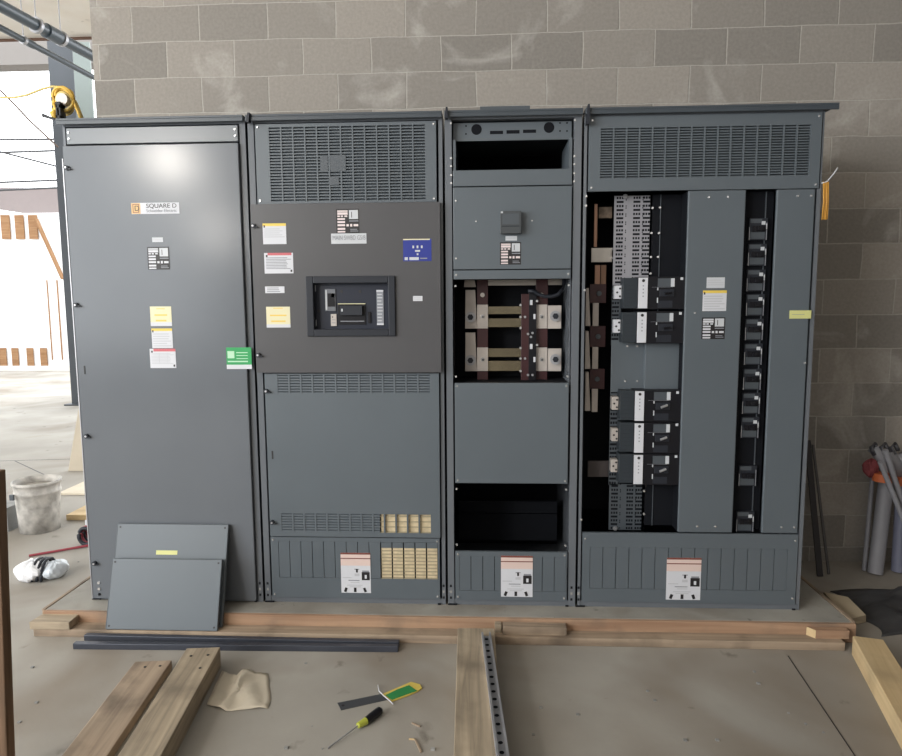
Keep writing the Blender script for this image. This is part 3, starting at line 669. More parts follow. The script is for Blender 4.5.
# plug-on breakers
def plugon(q0, yb_, k, tilt):
    # q0: pixel centre of the white strip ; real size .36 x .15 m
    p = aY(*q0, 0.0); cx, cz = p.x, p.z; h = .148
    b = MB()
    b.box(cx+.024, cx+.205, .0, yi, cz-h/2, cz+h/2, BLACK); b.box(cx-.086, cx-.022, .018, yi, cz-h/2+.004, cz+h/2-.004, SLATE)
    b.box(cx-.022, cx+.024, .004, yi, cz-h/2, cz+h/2, BLACK)
    for j in range(7): b.box(cx-.082, cx-.03, .0172, .018, cz-.06+j*.019, cz-.058+j*.019, BLACK2)
    o = b.build('circuit_breaker', s4, .002, (cx, 0, cz))
    b = MB(); b.box(cx-.021, cx+.020, -.004, .006, cz-h/2+.004, cz+h/2-.004, WHITE); b.cyl((cx, -.005, cz+h*.38), (cx, -.003, cz+h*.38), .007, BLK, n=10)
    for j in range(4): b.box(cx-.003, cx+.003, -.0045, -.004, cz+.03-j*.016, cz+.036-j*.016, TXT)
    b.build('terminal_cover', o, .001, (cx, 0, cz))
    b = MB(); b.box(cx-.118, cx-.088, .05, yi, cz-.026, cz+.036, PLATE if k > 1 else WHITE)
    for (u, v) in ((-.095, .022), (-.108, .004), (-.095, -.014)): b.cyl((cx+u, .0485, cz+v), (cx+u, .051, cz+v), .005, BLK, n=8)
    b.build('lug_block', o, .001, (cx, 0, cz))
    b = MB(); b.box(cx+.066, cx+.125, -.0012, .0, cz+.028, cz+.066, GREYP); b.box(cx+.125, cx+.142, -.0014, .0, cz+.028, cz+.066, SILVER)
    b.box(cx+.064, cx+.069, -.0012, .0, cz+.012, cz+.024, SILVER); b.box(cx+.064, cx+.069, -.0012, .0, cz-.045, cz-.022, SILVER)
    b.box(cx+.068, cx+.135, -.001, 0, cz-.068, cz-.036, BLACK2); b.box(cx+.168, cx+.180, -.0014, 0, cz+.058, cz+.07, SILVER)
    b.box(cx+.04, cx+.135, -.001, 0, cz+.0255, cz+.0265, TXT)
    b.build('breaker_label', o, 0, (cx, 0, cz))
    b = MB(); b.box(cx+.075, cx+.14, -.006, 0, cz-.016, cz+.016, BLACK2); b.cyl((cx+.095, -.02, cz-.004), (cx+.125, -.014, cz+tilt), .006, GALV if tilt else BLACK, n=8)
    b.build('breaker_handle', o, .001, (cx, 0, cz))
for j, q in enumerate(((643, 293), (641.8, 327.5), (639.5, 406), (639, 438), (638.3, 469.5))): plugon(q, 0, j, 0 if j < 2 else .006)
# riser bus at far left of opening
ub = .14
def RU(*a, Y=ub): return R(*a, Y=Y)
def ubox(name, q, m, d=.012, Y=ub, parent=None):
    r = RU(*q, Y=Y); b = MB(); b.box(r[0], r[1], Y, Y+d, r[2], r[3], m); return b.build(name, parent or s4, .001)
ubox('busbar', (594.5, 204, 597, 247), COPPER); ubox('busbar', (599, 207, 612, 218), plain('dusty_lug', (.22, .17, .13), .6, .3, .5, .4, 40))
o = ubox('cross_bar', (591.5, 248, 612, 262), BUS, Y=ub-.02)
screws(s4, [(aY(*q, ub-.02).x, aY(*q, ub-.02).z) for q in ((612.5, 249), (612.3, 258), (612, 468), (612, 476))], ub-.022, .007)
ubox('busbar', (595, 265, 600, 284), COPPER); ubox('busbar', (601, 265, 606, 284), plain('dull_copper', (.25, .15, .10), .5, .5))
for k, (ya, yb) in enumerate(((284, 303), (326, 347), (369, 389))):
    q = ubox('bus_support', (590, ya, 606-k*.8, yb), MAROON)
    p = aY(599-k, (ya+yb)/2, ub); b = MB(); b.cyl((p.x, ub-.008, p.z), (p.x, ub, p.z), .012, GREYP, n=10); b.build('bolt', q)
for k, (ya, yb) in enumerate(((303, 326), (347, 369), (389, 412))):
    ubox('splice_plate', (593-k*.5, ya, 598.5-k*.5, yb), PLATE, Y=ub-.01)
for ya, yb in ((288, 326), (331, 369), (372, 411)):
    r = R(587.5, ya, 590.5, yb, .10); b = MB(); b.hexa([(r[0]-.01, .10, r[2]), (r[1], .10, r[2]), (r[1], .14, r[2]), (r[0]-.01, .14, r[2]), (r[0]-.01, .10, r[3]), (r[0]+.006, .10, r[3]), (r[0]+.006, .14, r[3]), (r[0]-.01, .14, r[3])], PLATE); b.build('end_plate', s4, .002)
ubox('cross_bar', (588, 461, 611, 477), plain('dark_cross_bar', (.06, .05, .05), .5), Y=ub-.02)
rk = (X0, xd+.004, .03, zb-.006); kick(s4, rk, R(590, 547, 786, 591), 15)
screws(s4, [(rk[1]-.014, rk[3]-.03), (rk[1]-.014, rk[2]+.03), (rk[0]+.012, rk[3]-.03)])
caution(s4, R(667, 557.5, 700, 600))
fin(s4, 579, 124, 586, 104)

# ------------------------------------------------------------ small things on the cabinets
# steel angle lying on top of the narrow section
p = aY(480, 106.5, .03); q = aY(530, 106, .03)
b = MB(); b.box(p.x, q.x, .03, .036, T+.012, p.z, GREYP); b.box(p.x, q.x, .036, .08, T+.012, T+.018, GREYP)
tag(b.build('steel_angle', None, .001, (p.x, .03, T+.012)), 'short grey steel angle lying on top of the narrow section', 'metal bracket')
# orange strap on the right side
st = thing('hanging_strap', 'folded orange strap hanging from the right side of the wide section', 'strap', (x1+.006, -.015, 1.85))
p = aY(829, 184, .04); q = aY(826, 222, .04)
OR = plain('orange_strap', (.60, .30, .05), .6)
for dx in (.004, .018):
    b = MB(); b.tube([(x1+dx, -.016, p.z), (x1+dx+.004, -.018, (p.z+q.z)/2), (x1+dx+.002, -.016, q.z+.004), (x1+dx+.010, -.014, q.z+.006), (x1+dx+.012, -.014, (p.z+q.z)/2), (x1+dx+.006, -.016, p.z)], .003, OR, 6); b.build('loop', st)
b = MB(); b.tube([(x1-.004, -.016, p.z-.005), (x1+.018, -.016, p.z), (x1+.045, -.02, p.z+.035), (x1+.06, -.02, p.z+.06)], .003, SILVER, 6); b.build('tie_end', st)
# yellow cord on the cabinet top, left
YELC = plain('yellow_cord', (.80, .52, .10), .5); YELB = plain('pale_yellow_cord', (.70, .55, .20), .5)
hb = thing('cord_bundle', 'bundle of yellow cord with black clamp on the top left cabinet corner', 'cord', (aY(63, 118, .02).x, .02, T+.012))
c0 = aY(65, 101, .03)
for k in range(7):
    b = MB(); rr = .045+.006*(k % 3); ox = random.uniform(-.012, .012); oz = random.uniform(-.012, .012); tl = random.uniform(-.5, .5)
    b.tube([(c0.x+ox+rr*math.cos(t*.35)*.85, .03+tl*.04*math.sin(t*.35), c0.z+oz+rr*math.sin(t*.35)) for t in range(19)], .006, YELC if k % 3 else YELB, 6)
    b.build('cord_loop', hb)
b = MB(); b.tube([aY(q[0], q[1], .03) for q in ((70, 95), (74, 103), (78, 112), (81, 120))], .006, YELC, 6); b.tube([aY(q[0], q[1], .05) for q in ((72, 96), (77, 104), (83, 119))], .005, YELB, 6); b.build('cord_tail', hb)
b = MB(); a_ = aY(52, 115, .02); b.tube([aY(q[0], q[1], .03) for q in ((53, 112), (55, 117), (58, 118), (57, 111), (54, 111))], .016, YELC, 8); b.build('yellow_hook', hb)
b = MB(); r = R(57.5, 105, 64, 121, .0); b.box(r[0], r[0]+.011, -.02, .02, T+.013, r[3], BLACK); b.box(r[1]-.011, r[1], -.02, .02, T+.013, r[3], BLACK); b.box(r[0], r[1], -.02, .02, r[3]-.02, r[3]+.01, BLACK); b.box(r[0], r[1], -.02, .02, T+.012, T+.03, BLACK); b.build('clamp', hb, .003)
b = MB(); b.hexa([aY(42, 117, 0), aY(55, 120.5, 0), aY(55, 120.5, .03), aY(42, 117, .03), aY(42, 120.5, 0)+Vector((0,0,.035)), aY(55, 121, 0)+Vector((0,0,.012)), aY(55, 121, .03)+Vector((0,0,.012)), aY(42, 120.5, .03)+Vector((0,0,.035))], BLACK); b.build('plug', hb, .001)
b = MB(); b.cyl((c0.x+.002, .0, c0.z), (c0.x+.002, .03, c0.z), .028, PLATE, n=12); b.build('white_tag', hb)

# ------------------------------------------------------------ loose cover plates
def loose(name, label, xl, xr, yb, zb_, yt, zt_, noteu=None):
    d = Vector((0, yt-yb, zt_-zb_)); L = d.length; th = .018
    b = MB(); W = xr-xl
    b.box(0, W, 0, th, 0, L, PAINT2)
    o = b.build(name, None, .003)
    o.location = (xl, yb, zb_); o.rotation_euler = (math.atan2(-d.y, d.z), 0, 0)
    tag(o, label, 'metal panel')
    for u in (.016, W-.016):
        for v in (.016, L-.016):
            bb_ = MB(); bb_.cyl((u, -.001, v), (u, .002, v), .005, BLK, n=10); s = bb_.build('screw_hole'); s.parent = o
    bb_ = MB(); bb_.box(.0, .003, -.001, .0, .004, L-.004, GREYP); s = bb_.build('bright_edge'); s.parent = o
    if noteu:
        bb_ = MB(); bb_.box(noteu[0], noteu[1], -.001, .0, L-.145, L-.125, PYEL); s = bb_.build('yellow_label'); s.parent = o
    return o
pa = aZ(105, 628.5, -.051); pb = aZ(217, 629, -.051)
loose('loose_cover_plate', 'taller loose grey cover plate leaning directly on the leftmost cabinet', .182, .735, -.181, -.048, -.046, .408, (.205, .31))
loose('loose_cover_plate', 'shorter loose grey cover plate leaning in front of the taller plate', pa.x+.010, pb.x+.012, -.220, -.048, -.125, .262)

# ------------------------------------------------------------ lumber round the pad
cen = lambda a, b_: (a+b_)/2
fb = thing('form_board', 'orange-brown form board along the front edge of the concrete pad', 'lumber', (1.7, -.135, FL))
beam('board', (-.16, -.1355, FL/2), (3.675, -.1355, FL/2), .019, .0885, WOOD_O, parent=fb, bevel=.002)
for o_, l_, xx in ((0, 'form board along the left side of the pad', -.170), (1, 'form board along the right side of the pad', 3.675)):
    beam('form_board', (xx, -.125, FL/2+.001), (xx, .80, FL/2+.001), .018, .091, WOOD_D, l_, 'lumber')
beam('lumber', (-.16, -.184, -.070), (1.858, -.184, -.070), .076, .038, WOOD_D, 'long board lying flat before the pad, left of the centre beam', 'lumber')
beam('lumber', (2.02, -.184, -.070), (3.59, -.184, -.070), .072, .038, WOOD_D, 'long board lying flat before the pad, right of the centre beam', 'lumber')
a = aZ(29, 622, -.013); c = aZ(69, 622.5, -.013); a2 = aZ(43, 613.5, -.013); c2 = aZ(79, 614, -.013)
b = MB(); lo = Vector((0, 0, -.0375)); b.hexa([a+lo, c+lo, c2+lo, a2+lo, a, c, c2, a2], WOOD_G)
tag(b.build('wood_block', None, .003, (a.x, a.y, -.051)), 'flat dirty wood block on the left end of the front board', 'wood block')
p = aZ(535, 637, -.051)
b = MB(); x_a = aZ(503, 637, -.051).x; x_b = aZ(567, 637, -.051).x; b.box(x_a, x_b, -.2, -.149, -.051, -.012, WOOD_D)
tag(b.build('wood_block', None, .002, (x_a, -.18, -.051)), 'long wood offcut on the board just right of the centre beam', 'wood block')
x_a = aZ(494, 633, -.051).x; x_b = aZ(501.5, 633, -.051).x; b = MB(); b.box(2.025, x_b, -.185, -.148, -.051, -.011, WOOD_G)
tag(b.build('wood_block', None, .002, (2.03, -.17, -.051)), 'small dark wood offcut wedged beside the centre beam', 'wood block')
x_a = aZ(819, 640, -.051).x; x_b = aZ(850, 640, -.051).x; b = MB(); b.hexa([(x_a-.01, -.185, -.051), (x_b, -.185, -.051), (x_b, -.15, -.051), (x_a-.035, -.15, -.051), (x_a-.01, -.185, -.012), (x_b, -.185, -.012), (x_b, -.15, -.012), (x_a-.035, -.15, -.012)], WOOD_O); b.m[5] = b.mi(WOOD_P)
tag(b.build('wood_block', None, .001, (x_a, -.17, -.051)), 'short wood block with pale cut end at the right end of the form', 'wood block')
# steel bars on the floor
def bar(name, pa_, pb_, label):
    a = aZ(*pa_, FL); c = aZ(*pb_, FL); d = (c-a).normalized(); n = Vector((-d.y, d.x, 0)); h = .028
    b = MB(); u = Vector((0,0,h)); e = Vector((0,0,.0002)); t = .026
    STB = plain('dark_bar', (.06, .066, .085), .35, .3, .5, .1, 8)
    b.hexa([a+e, c+e, c+n*t+e, a+n*t+e, a+u, c+u, c+n*t+u, a+n*t+u], STB)
    tag(b.build(name, None, .002, a), label, 'steel bar', None)
bar('steel_bar', (73, 649.5), (398, 652.5), 'dark square steel bar on the floor, the nearer of the pair')
bar('steel_bar', (84, 641), (399, 648), 'dark square steel bar on the floor, the farther of the pair')
def slab(name, tl, tr, br_, bl, zt_, zb_, m, label, cat='lumber', side=None, ext=1.0):
    P = [aZ(*q, zt_) for q in (bl, br_, tr, tl)]
    P[0] = P[3]+(P[0]-P[3])*ext; P[1] = P[2]+(P[1]-P[2])*ext
    # square the timber: centre line and mean width
    A = (P[3]+P[2])/2; B = (P[0]+P[1])/2; wd = ((P[3]-P[2]).length+(P[0]-P[1]).length)/2
    return beam(name, Vector((A.x, A.y, cen(zt_, zb_))), Vector((B.x, B.y, cen(zt_, zb_))), wd, zt_-zb_, m, label, cat, m2=side)
slab('lumber', (185, 648), (222, 647), (160, 756), (118, 756), 0, FL, WOOD_G, 'thick beam with brown side, on the left floor beside the paper', side=WOOD_O, ext=1.6)
slab('lumber', (133, 661), (174, 660.5), (106, 756), (62, 756), -.051, FL, WOOD_D, 'thinner plank on the floor, left of the thick beam', ext=1.6)
slab('lumber', (459, 628), (493, 628), (505, 756), (453, 756), 0, FL, WOOD_G, 'weathered beam running from the pad toward the viewer under the slotted channel', ext=1.5)
slab('lumber', (852, 637), (884, 638), (935, 722), (902, 722), -.001, FL, WOOD_P, 'pale lumber beam on the floor at the right edge', ext=1.7)
for o_, zt_, pts in (('a', 0, ((191, 656), (208, 655), (200, 668))), ('b', -.051, ((145, 667), (160, 666)))):
    par = [o for o in COL.objects if o.name.startswith('lumber') and ('thick beam with' if o_ == 'a' else 'thinner plank') in o.get('label', '')][0]
    bpy.context.view_layer.update()
    for q in pts:
        p = aZ(*q, zt_); b = MB(); b.cyl(p-Vector((0,0,.001)), p+Vector((0,0,.0015)), .006, BLK, n=8); nh = b.build('nail_head', None, 0, p)
        nh.parent = par; nh.matrix_parent_inverse = par.matrix_world.inverted()
# slotted strut channel on the centre beam
A = aZ(486, 632, .02); B = aZ(503, 756, .02)
d = (B-A); L = d.length*1.4; b = MB(); ch = .041
b.box(0, L, -.0205, -.0185, 0, .021, GALV); b.box(0, L, .0185, .0205, 0, .021, GALV); b.box(0, L, -.0185, .0185, 0, .002, GALV)
b.box(0, L, .0125, .0185, .019, .021, GALV); b.box(0, L, -.0185, -.0125, .019, .021, GALV)
for k in range(int(L/.05)): b.cyl((.03+k*.05, 0, .0018), (.03+k*.05, 0, .0026), .0085, INK, n=12)
o = b.build('strut_channel'); o.location = (A.x, A.y, .0); o.rotation_euler = (0, 0, math.atan2(d.y, d.x)); tag(o, 'slotted galvanised strut channel lying on the centre beam', 'metal strut')
# paper scrap
b = MB(); n = 14
outl = [(222, 671), (237, 677), (243, 671), (268, 674), (271, 700), (268, 709), (250, 710), (226, 712), (207, 706), (214, 690)]
c = aZ(240, 692, FL); P = [aZ(*q, FL) for q in outl]; vs = []; fs = []; rings = 7; m_ = len(P)*4
dense = []
for i in range(len(P)):
    for t in range(4): dense.append(P[i].lerp(P[(i+1) % len(P)], t/4))
for k in range(rings+1):
    for i, pnt in enumerate(dense):
        v = c.lerp(pnt, k/rings); h = .009+.007*math.sin(v.x*40+v.y*22)+.005*math.sin(v.x*75-v.y*50)+.018*math.exp(-((v.x-c.x+.02)/.012)**2)
        vs.append((v.x, v.y, FL+max(.0015, h*(1-.45*(k/rings)**3))))
fs = [(k*m_+i, k*m_+(i+1) % m_, (k+1)*m_+(i+1) % m_, (k+1)*m_+i) for k in range(rings) for i in range(m_)]
b.raw(vs, fs, plain('kraft_paper', (.58, .52, .42), .75, 0, .3, .05, 6), True)
o = b.build('paper_scrap', None, 0, (c.x, c.y, FL)); so = o.modifiers.new('thick', 'SOLIDIFY'); so.thickness = .0006; tag(o, 'crumpled tan paper scrap on the floor beside the thick beam', 'paper')
# saw
sw = thing('hand_saw', 'flat dark blade with a green and yellow cover on the floor', 'saw', (aZ(380, 697, FL).x, aZ(380, 697, FL).y, FL))
def flat(name, pts, z0, z1, m, parent, bevel=0):
    P = [aZ(*q, z0) for q in pts]; n = len(P); b = MB(); vs = [(p.x, p.y, z0) for p in P]+[(p.x, p.y, z1) for p in P]
    fs = [tuple(reversed(range(n))), tuple(range(n, 2*n))]+[(i, (i+1) % n, (i+1) % n+n, i+n) for i in range(n)]
    b.raw(vs, fs, m); o = b.build(name, None if parent is None else parent, bevel, (P[0].x, P[0].y, z0)); return o
flat('blade', [(337.5, 703.5), (341, 710.5), (387, 700), (384, 694)], FL, FL+.003, plain('dark_blade', (.08, .085, .095), .35, .5), sw)
b = MB(); p = aZ(343, 705.5, FL+.003); b.cyl(p, p+Vector((0,0,.0006)), .006, BLK, n=10); b.build('hole', sw)
flat('yellow_edge', [(383, 695), (391, 702.5), (409, 696), (418, 692), (422, 689), (420, 685.5), (411, 683)], FL, FL+.006, plain('yellow_card', (.62, .48, .10), .5), sw, .001)
flat('green_cover', [(385.5, 695.5), (392, 700), (407, 694.5), (417, 691), (409, 685.5), (398, 689.5)], FL+.006, FL+.0085, plain('green_cover', (.02, .22, .06), .4), sw, .001)
b = MB(); b.tube([aZ(*q, FL+.009) for q in ((378, 685), (379, 691), (384, 696), (389, 700), (393, 704))], .0022, WHITE, 6); b.build('cord', sw)
# screwdriver
sd = thing('screwdriver', 'screwdriver with a black and yellow handle on the floor', 'screwdriver', (aZ(362, 725, FL).x, aZ(362, 725, FL).y, FL))
t0 = aZ(328, 748, FL+.004); t1 = aZ(358, 725.5, FL+.016); t2 = aZ(366, 721, FL+.016); t3 = aZ(381, 709.5, FL+.016)
b = MB(); b.cyl(t0, t1, .0028, GALV, n=8); b.build('shaft', sd)
b = MB(); b.cyl(t1, t2, .0105, plain('olive_collar', (.42, .45, .06), .4), r1=.014, n=12); b.build('collar', sd)
b = MB(); k_ = (t3-t2); b.cyl(t2, t2+k_*.35, .014, BLACK, r1=.0155, n=12); b.cyl(t2+k_*.35, t2+k_*.9, .0155, BLACK, r1=.0155, n=12); b.cyl(t2+k_*.9, t3, .0155, BLACK, r1=.009, n=12)
b.build('handle', sd)
def splint(px0, px1, label, m, wd=.005):
    a = aZ(*px0, FL+.003); c = aZ(*px1, FL+.003); beam('wood_splinter', a, c, wd, .005, m, label, 'wood splinter', bevel=0)
splint((412, 723), (420, 726.5), 'upper wood splinter lying right of the screwdriver', WOOD_D); splint((409, 739), (416, 739.5), 'pale short splinter lying nearest the centre beam bottom', WOOD_P, .003); splint((415, 739), (421, 752), 'brown bark splinter lying beside the pale one', WOOD_D, .006)
# near stud at left edge
A = aY(-10, 470, -1.2)
a = aY(1.5, 470, -1.2); c = aY(11.5, 756, -1.2); d = (a-c).normalized()
g = c-d*((c.z-FL)/d.z)
hw = .045
lean = beam('wooden_stud', Vector((g.x-hw, -1.2, FL+.001)), Vector((a.x-hw, -1.2, a.z)), .09, .038, WOOD_R, 'upright brown stud close to the camera at the left edge', 'lumber')

# ------------------------------------------------------------ left background things
p = aZ(40.5, 529, FL)
bk = thing('bucket', 'dirty white plaster-splashed bucket on the floor left of the cabinets', 'bucket', (p.x, p.y, FL))
DIRTW = plain('splashed_white_plastic', (.42, .40, .37), .6, 0, .4, .4, 14, .3)
cx, cy = p.x, p.y; b = MB(); n = 40; prof = [(.130, 0), (.140, .18), (.147, .28), (.152, .284), (.152, .300), (.149, .303), (.152, .350), (.160, .353), (.161, .372), (.152, .374), (.148, .34), (.125, .05), (0.001, .045)]
prof = [(r_*.96, z_*.95) for r_, z_ in prof]; vs = [(cx+r_*math.cos(2*math.pi*i/n), cy+r_*math.sin(2*math.pi*i/n), FL+z_) for r_, z_ in prof for i in range(n)]
fs = [(k*n+i, k*n+(i+1) % n, (k+1)*n+(i+1) % n, (k+1)*n+i) for k in range(len(prof)-1) for i in range(n)]+[tuple(reversed(range(n)))]
b.raw(vs, fs, DIRTW, True); b.build('pail', bk)
b = MB(); b.box(cx-.095, cx-.065, cy-.155, cy-.14, FL+.25, FL+.29, GREYP); b.build('handle_lug', bk, .003)
b = MB(); b.cyl((cx, cy, FL+.05), (cx, cy, FL+.31), .118, plain('dried_plaster', (.30, .28, .25), .9, 0, .3, .3, 20, .4), r1=.133, n=30); b.build('dried_plaster', bk)
# plastic bag with black bands
cb_ = aZ(40, 583, FL)
bag = thing('plastic_bag', 'crumpled clear white plastic bag with dark bands on the floor', 'bag', (cb_.x, cb_.y, FL))
def blob(name, c, rx, ry, rz, m, amp, parent, seed, n=24, kk=5, rot=0):
    rnd = random.Random(seed); ph = [rnd.uniform(0, 6) for _ in range(6)]; b = MB(); vs = []; R_ = 12
    for i in range(R_+1):
        th = math.pi*i/R_
        for j in range(n):
            t = 2*math.pi*j/n; k = 1+amp*(math.sin(3*t+ph[0]+th*2)+.7*math.sin(kk*t+ph[1]-th*3)+.5*math.sin(9*t+ph[2]+th*5))
            x, y, z = rx*k*math.sin(th)*math.cos(t), ry*k*math.sin(th)*math.sin(t), rz*(1+amp*math.sin(7*t+ph[3]))*math.cos(th)
            x, y = x*math.cos(rot)-y*math.sin(rot), x*math.sin(rot)+y*math.cos(rot)
            vs.append((c[0]+x, c[1]+y, max(FL+.001, c[2]+z)))
    fs = [(i*n+j, i*n+(j+1) % n, (i+1)*n+(j+1) % n, (i+1)*n+j) for i in range(R_) for j in range(n)]
    b.raw(vs, fs, m, False); return b.build(name, parent, 0, c)
PLAS = plain('white_film', (.78, .79, .82), .25, 0, .6)
blob('bag_body', aZ(32, 579, FL)+Vector((0, .02, .045)), .10, .10, .06, PLAS, .08, bag, 3)
blob('bag_end', aZ(54, 578, FL)+Vector((0, .02, .045)), .06, .085, .05, plain('bluish_film', (.62, .68, .74), .25, 0, .6), .06, bag, 5)
for k, xx in enumerate((38, 43, 47)):
    c = aZ(xx, 578, FL)+Vector((0, .02, 0)); b = MB()
    b.tube([(c.x+.012*math.cos(t*.3), c.y-.09*math.cos(t*.3), FL+.008+.1*math.sin(t*.3)) for t in range(11)], .008, BLACK2, 8); b.build('dark_band', bag)
# red strap / tool
rs_ = thing('ratchet_strap', 'dark red strap with a ratchet and rod beside the cabinet foot', 'strap', aZ(85, 545, FL))
REDS = plain('dark_red_strap', (.30, .05, .07), .5)
b = MB(); b.cyl(aZ(29, 557, FL)+Vector((0,0,.008)), aZ(90, 547, FL)+Vector((0,0,.012)), .008, REDS, n=8); b.build('rod', rs_)
c = aZ(86, 545, FL); b = MB()
for k in range(5): b.tube([(c.x+.045*math.cos(t*.33)*(1-k*.1), c.y+.02*k, FL+.06+.055*math.sin(t*.33)) for t in range(20)], .012, REDS if k % 2 else BLACK2, 8)
b.build('strap_coil', rs_)
b = MB(); b.box(c.x-.01, c.x+.05, c.y+.02, c.y+.06, FL+.09, FL+.16, SILVER); b.build('ratchet', rs_, .004)
# cinder block piece
p = aZ(3, 532, FL); q = aZ(17, 528, FL)
b = MB(); b.box(p.x-.25, q.x, p.y, p.y+.19, FL, FL+.17, BLOCKC); b.box(q.x-.10, q.x-.03, p.y-.001, p.y, FL+.04, FL+.12, INK); tag(b.build('concrete_block', None, .006, (q.x, p.y, FL)), 'grey concrete block on the floor left of the bucket', 'concrete block')
# low lumber behind the bucket and scraps
p = aZ(62, 522.5, FL); b = MB(); b.box(p.x+.0, p.x+.9, p.y+.05, p.y+.34, FL, FL+.04, WOOD_P); tag(b.build('plywood_sheet', None, .003, (p.x, p.y, FL)), 'light board lying on the floor behind the bucket', 'lumber')
p = aZ(64, 495, FL); b = MB(); b.box(p.x-.05, p.x+1.2, p.y, p.y+.6, FL, FL+.018, plain('pale_ply', (.62, .55, .44), .8, 0, .3, .1, 5)); tag(b.build('plywood_sheet', None, .003, (p.x, p.y, FL)), 'pale sheet lying flat beyond the light board', 'plywood')
p0 = aZ(68, 471, FL); p1 = aZ(90, 471, FL); w_ = p1.x-p0.x; b = MB(); b.hexa([(p0.x, p0.y, FL), (p1.x, p0.y, FL), (p1.x, p0.y+.04, FL), (p0.x, p0.y+.04, FL), (p0.x+.09, p0.y+.1, FL+.62), (p1.x, p0.y+.1, FL+.62), (p1.x, p0.y+.14, FL+.62), (p0.x+.09, p0.y+.14, FL+.62)], plain('grey_board', (.50, .44, .35), .8, 0, .3, .08, 4)); tag(b.build('upright_board', None, .003, (p0.x, p0.y, FL)), 'pale board standing upright beyond the cabinet left edge', 'lumber')

# column and pipes
p = aZ(73, 405, FL); CYo = p.y
xl = aY(48.5, 65, CYo).x; xm = aY(73, 65, CYo).x; xr = aY(91, 65, CYo+.2).x
cl = thing('steel_column', 'blue-grey steel column rising behind the left cabinet edge', 'column', ((xl+xr)/2, CYo, FL))
b = MB(); b.box(xl, xm, CYo, CYo+.02, FL, 5.4, STEELB); b.box(xl, xm, CYo+.36, CYo+.38, FL, 5.4, STEELB); b.box((xl+xm)/2-.01, (xl+xm)/2+.01, CYo+.02, CYo+.36, FL, 5.4, STEELB); b.build('shaft', cl)
b = MB(); b.box(xl-.08, xm+.08, CYo-.08, CYo+.46, FL, FL+.02, STEELB); b.build('base_plate', cl)
b = MB(); b.box(xm+.03, aY(91, 65, CYo-.02).x, CYo-.04, CYo-.01, FL, 5.35, plain('greenish_column_side', (.17, .20, .19), .5)); tag(b.build('column_side_strip', None, 0, (xm, CYo+.2, FL)), 'pale greenish return side of the steel column, built as a strip', 'panel')  # paler return side of the column, added as a separate strip
def pipe(name, pz, a_, c_, r_, label, cps):
    A = aZ(*a_, pz); B = aZ(*c_, pz); d = (B-A).normalized()
    t = thing(name, label, 'pipe', A)
    b = MB(); b.cyl(A-d*1.5, B+d*1.6, r_, PIPE, n=16); b.build('pipe_run', t)
    for u, l_ in cps:
        c = A+(B-A)*u; b = MB(); b.cyl(c, c+d*l_, r_*1.25, PIPE, n=16); b.build('coupling', t)
    for u in (.35, .62) if r_ > .03 else (.22,):
        c = A+(B-A)*u; b = MB(); b.cyl(c+Vector((0,0,r_)), Vector((c.x, c.y, 4.9)), .004, GALV, n=6); b.cyl(c-d*.012, c+d*.012, r_*1.35, GALV, n=16); b.build('hanger', t)
pipe('overhead_pipe', 3.3, (0, 5.5), (92, 55.5), .038, 'thicker dark pipe hung under the ceiling at top left', ((.45, .12),))
pipe('overhead_pipe', 3.26, (0, 27.5), (92, 76.5), .021, 'thinner dark pipe hung just below the thicker one', ((.22, .09),))
# cords in the air at left
b = MB(); b.tube([aY(*q, .6) for q in ((-20, 96), (0, 97.5), (14, 97.5), (27, 95), (42, 89), (52, 86.5), (60, 87), (63, 91))], .006, YELB, 6); tag(b.build('yellow_cable', None), 'yellow cable running left from the cord bundle', 'cable')
b = MB(); b.tube([aY(*q, 1.2) for q in ((-14, 76), (0, 90), (14, 104), (30, 121), (46, 136), (58, 147))], .006, plain('brown_cable', (.16, .12, .10), .6), 6); tag(b.build('brown_cable', None), 'thin brown cable slanting down behind the cabinet corner', 'cable')
# far outdoors: guard cables, slab edge, timber hoarding
YF = 12.0
CABM = plain('far_rail', (.06, .06, .065), .6)
for (a_, c_), lab in zip((((-30, 140), (75, 139)), ((-30, 153.5), (75, 150)), ((-30, 144), (75, 171)), ((-30, 183.5), (75, 179.5)), ((-30, 191.5), (75, 187))),
    ('topmost thin grey rail seen outside at left', 'second thin grey rail below the topmost one outside', 'thin grey line slanting down between the outside rails', 'fourth thin grey rail above the pinkish slab outside', 'lowest thin grey rail along the pinkish slab edge')):
    b = MB(); yf = YF+(.3 if a_[1] == 144 else 0); b.cyl(aY(*a_, yf), aY(*c_, yf), .024, CABM, n=6); tag(b.build('guard_rail', None), lab, 'rail')
P = [aY(-30, 187, 14), aY(90, 189, 14), aY(90, 223, 14), aY(-30, 205, 14)]; dv = Vector((0, .3, 0))
b = MB(); b.hexa([P[3], P[2], P[2]+dv, P[3]+dv, P[0], P[1], P[1]+dv, P[0]+dv], plain('pinkish_slab', (.22, .185, .18), .8)); tag(b.build('canopy_edge', None), 'pinkish slab edge outside above the wooden hoarding', 'canopy')
YH = 12.6
hd = thing('wooden_hoarding', 'sunlit wooden hoarding with white sheeting far outside at left', 'fence', (aY(20, 372, YH).x, YH, FL))
def hbx(q, m, name, dy=0, th=.03):
    r = R(*q, Y=YH+dy); b = MB(); b.box(r[0], r[1], YH+dy, YH+dy+th, r[2], r[3], m); return b.build(name, hd)
SHEET = plain('white_sheet', (.92, .93, .95), .7)
hbx((-40, 214, 90, 372), SHEET, 'sheeting', .05, .01)
for xx in (-20, 0, 14, 27.5): hbx((xx, 215, xx+10.5, 239), WOOD_F, 'board')
for xx in (-22, -8, 6-12+5, 11, 26, 39.5): hbx((xx, 348, xx+8, 368), WOOD_F, 'board')
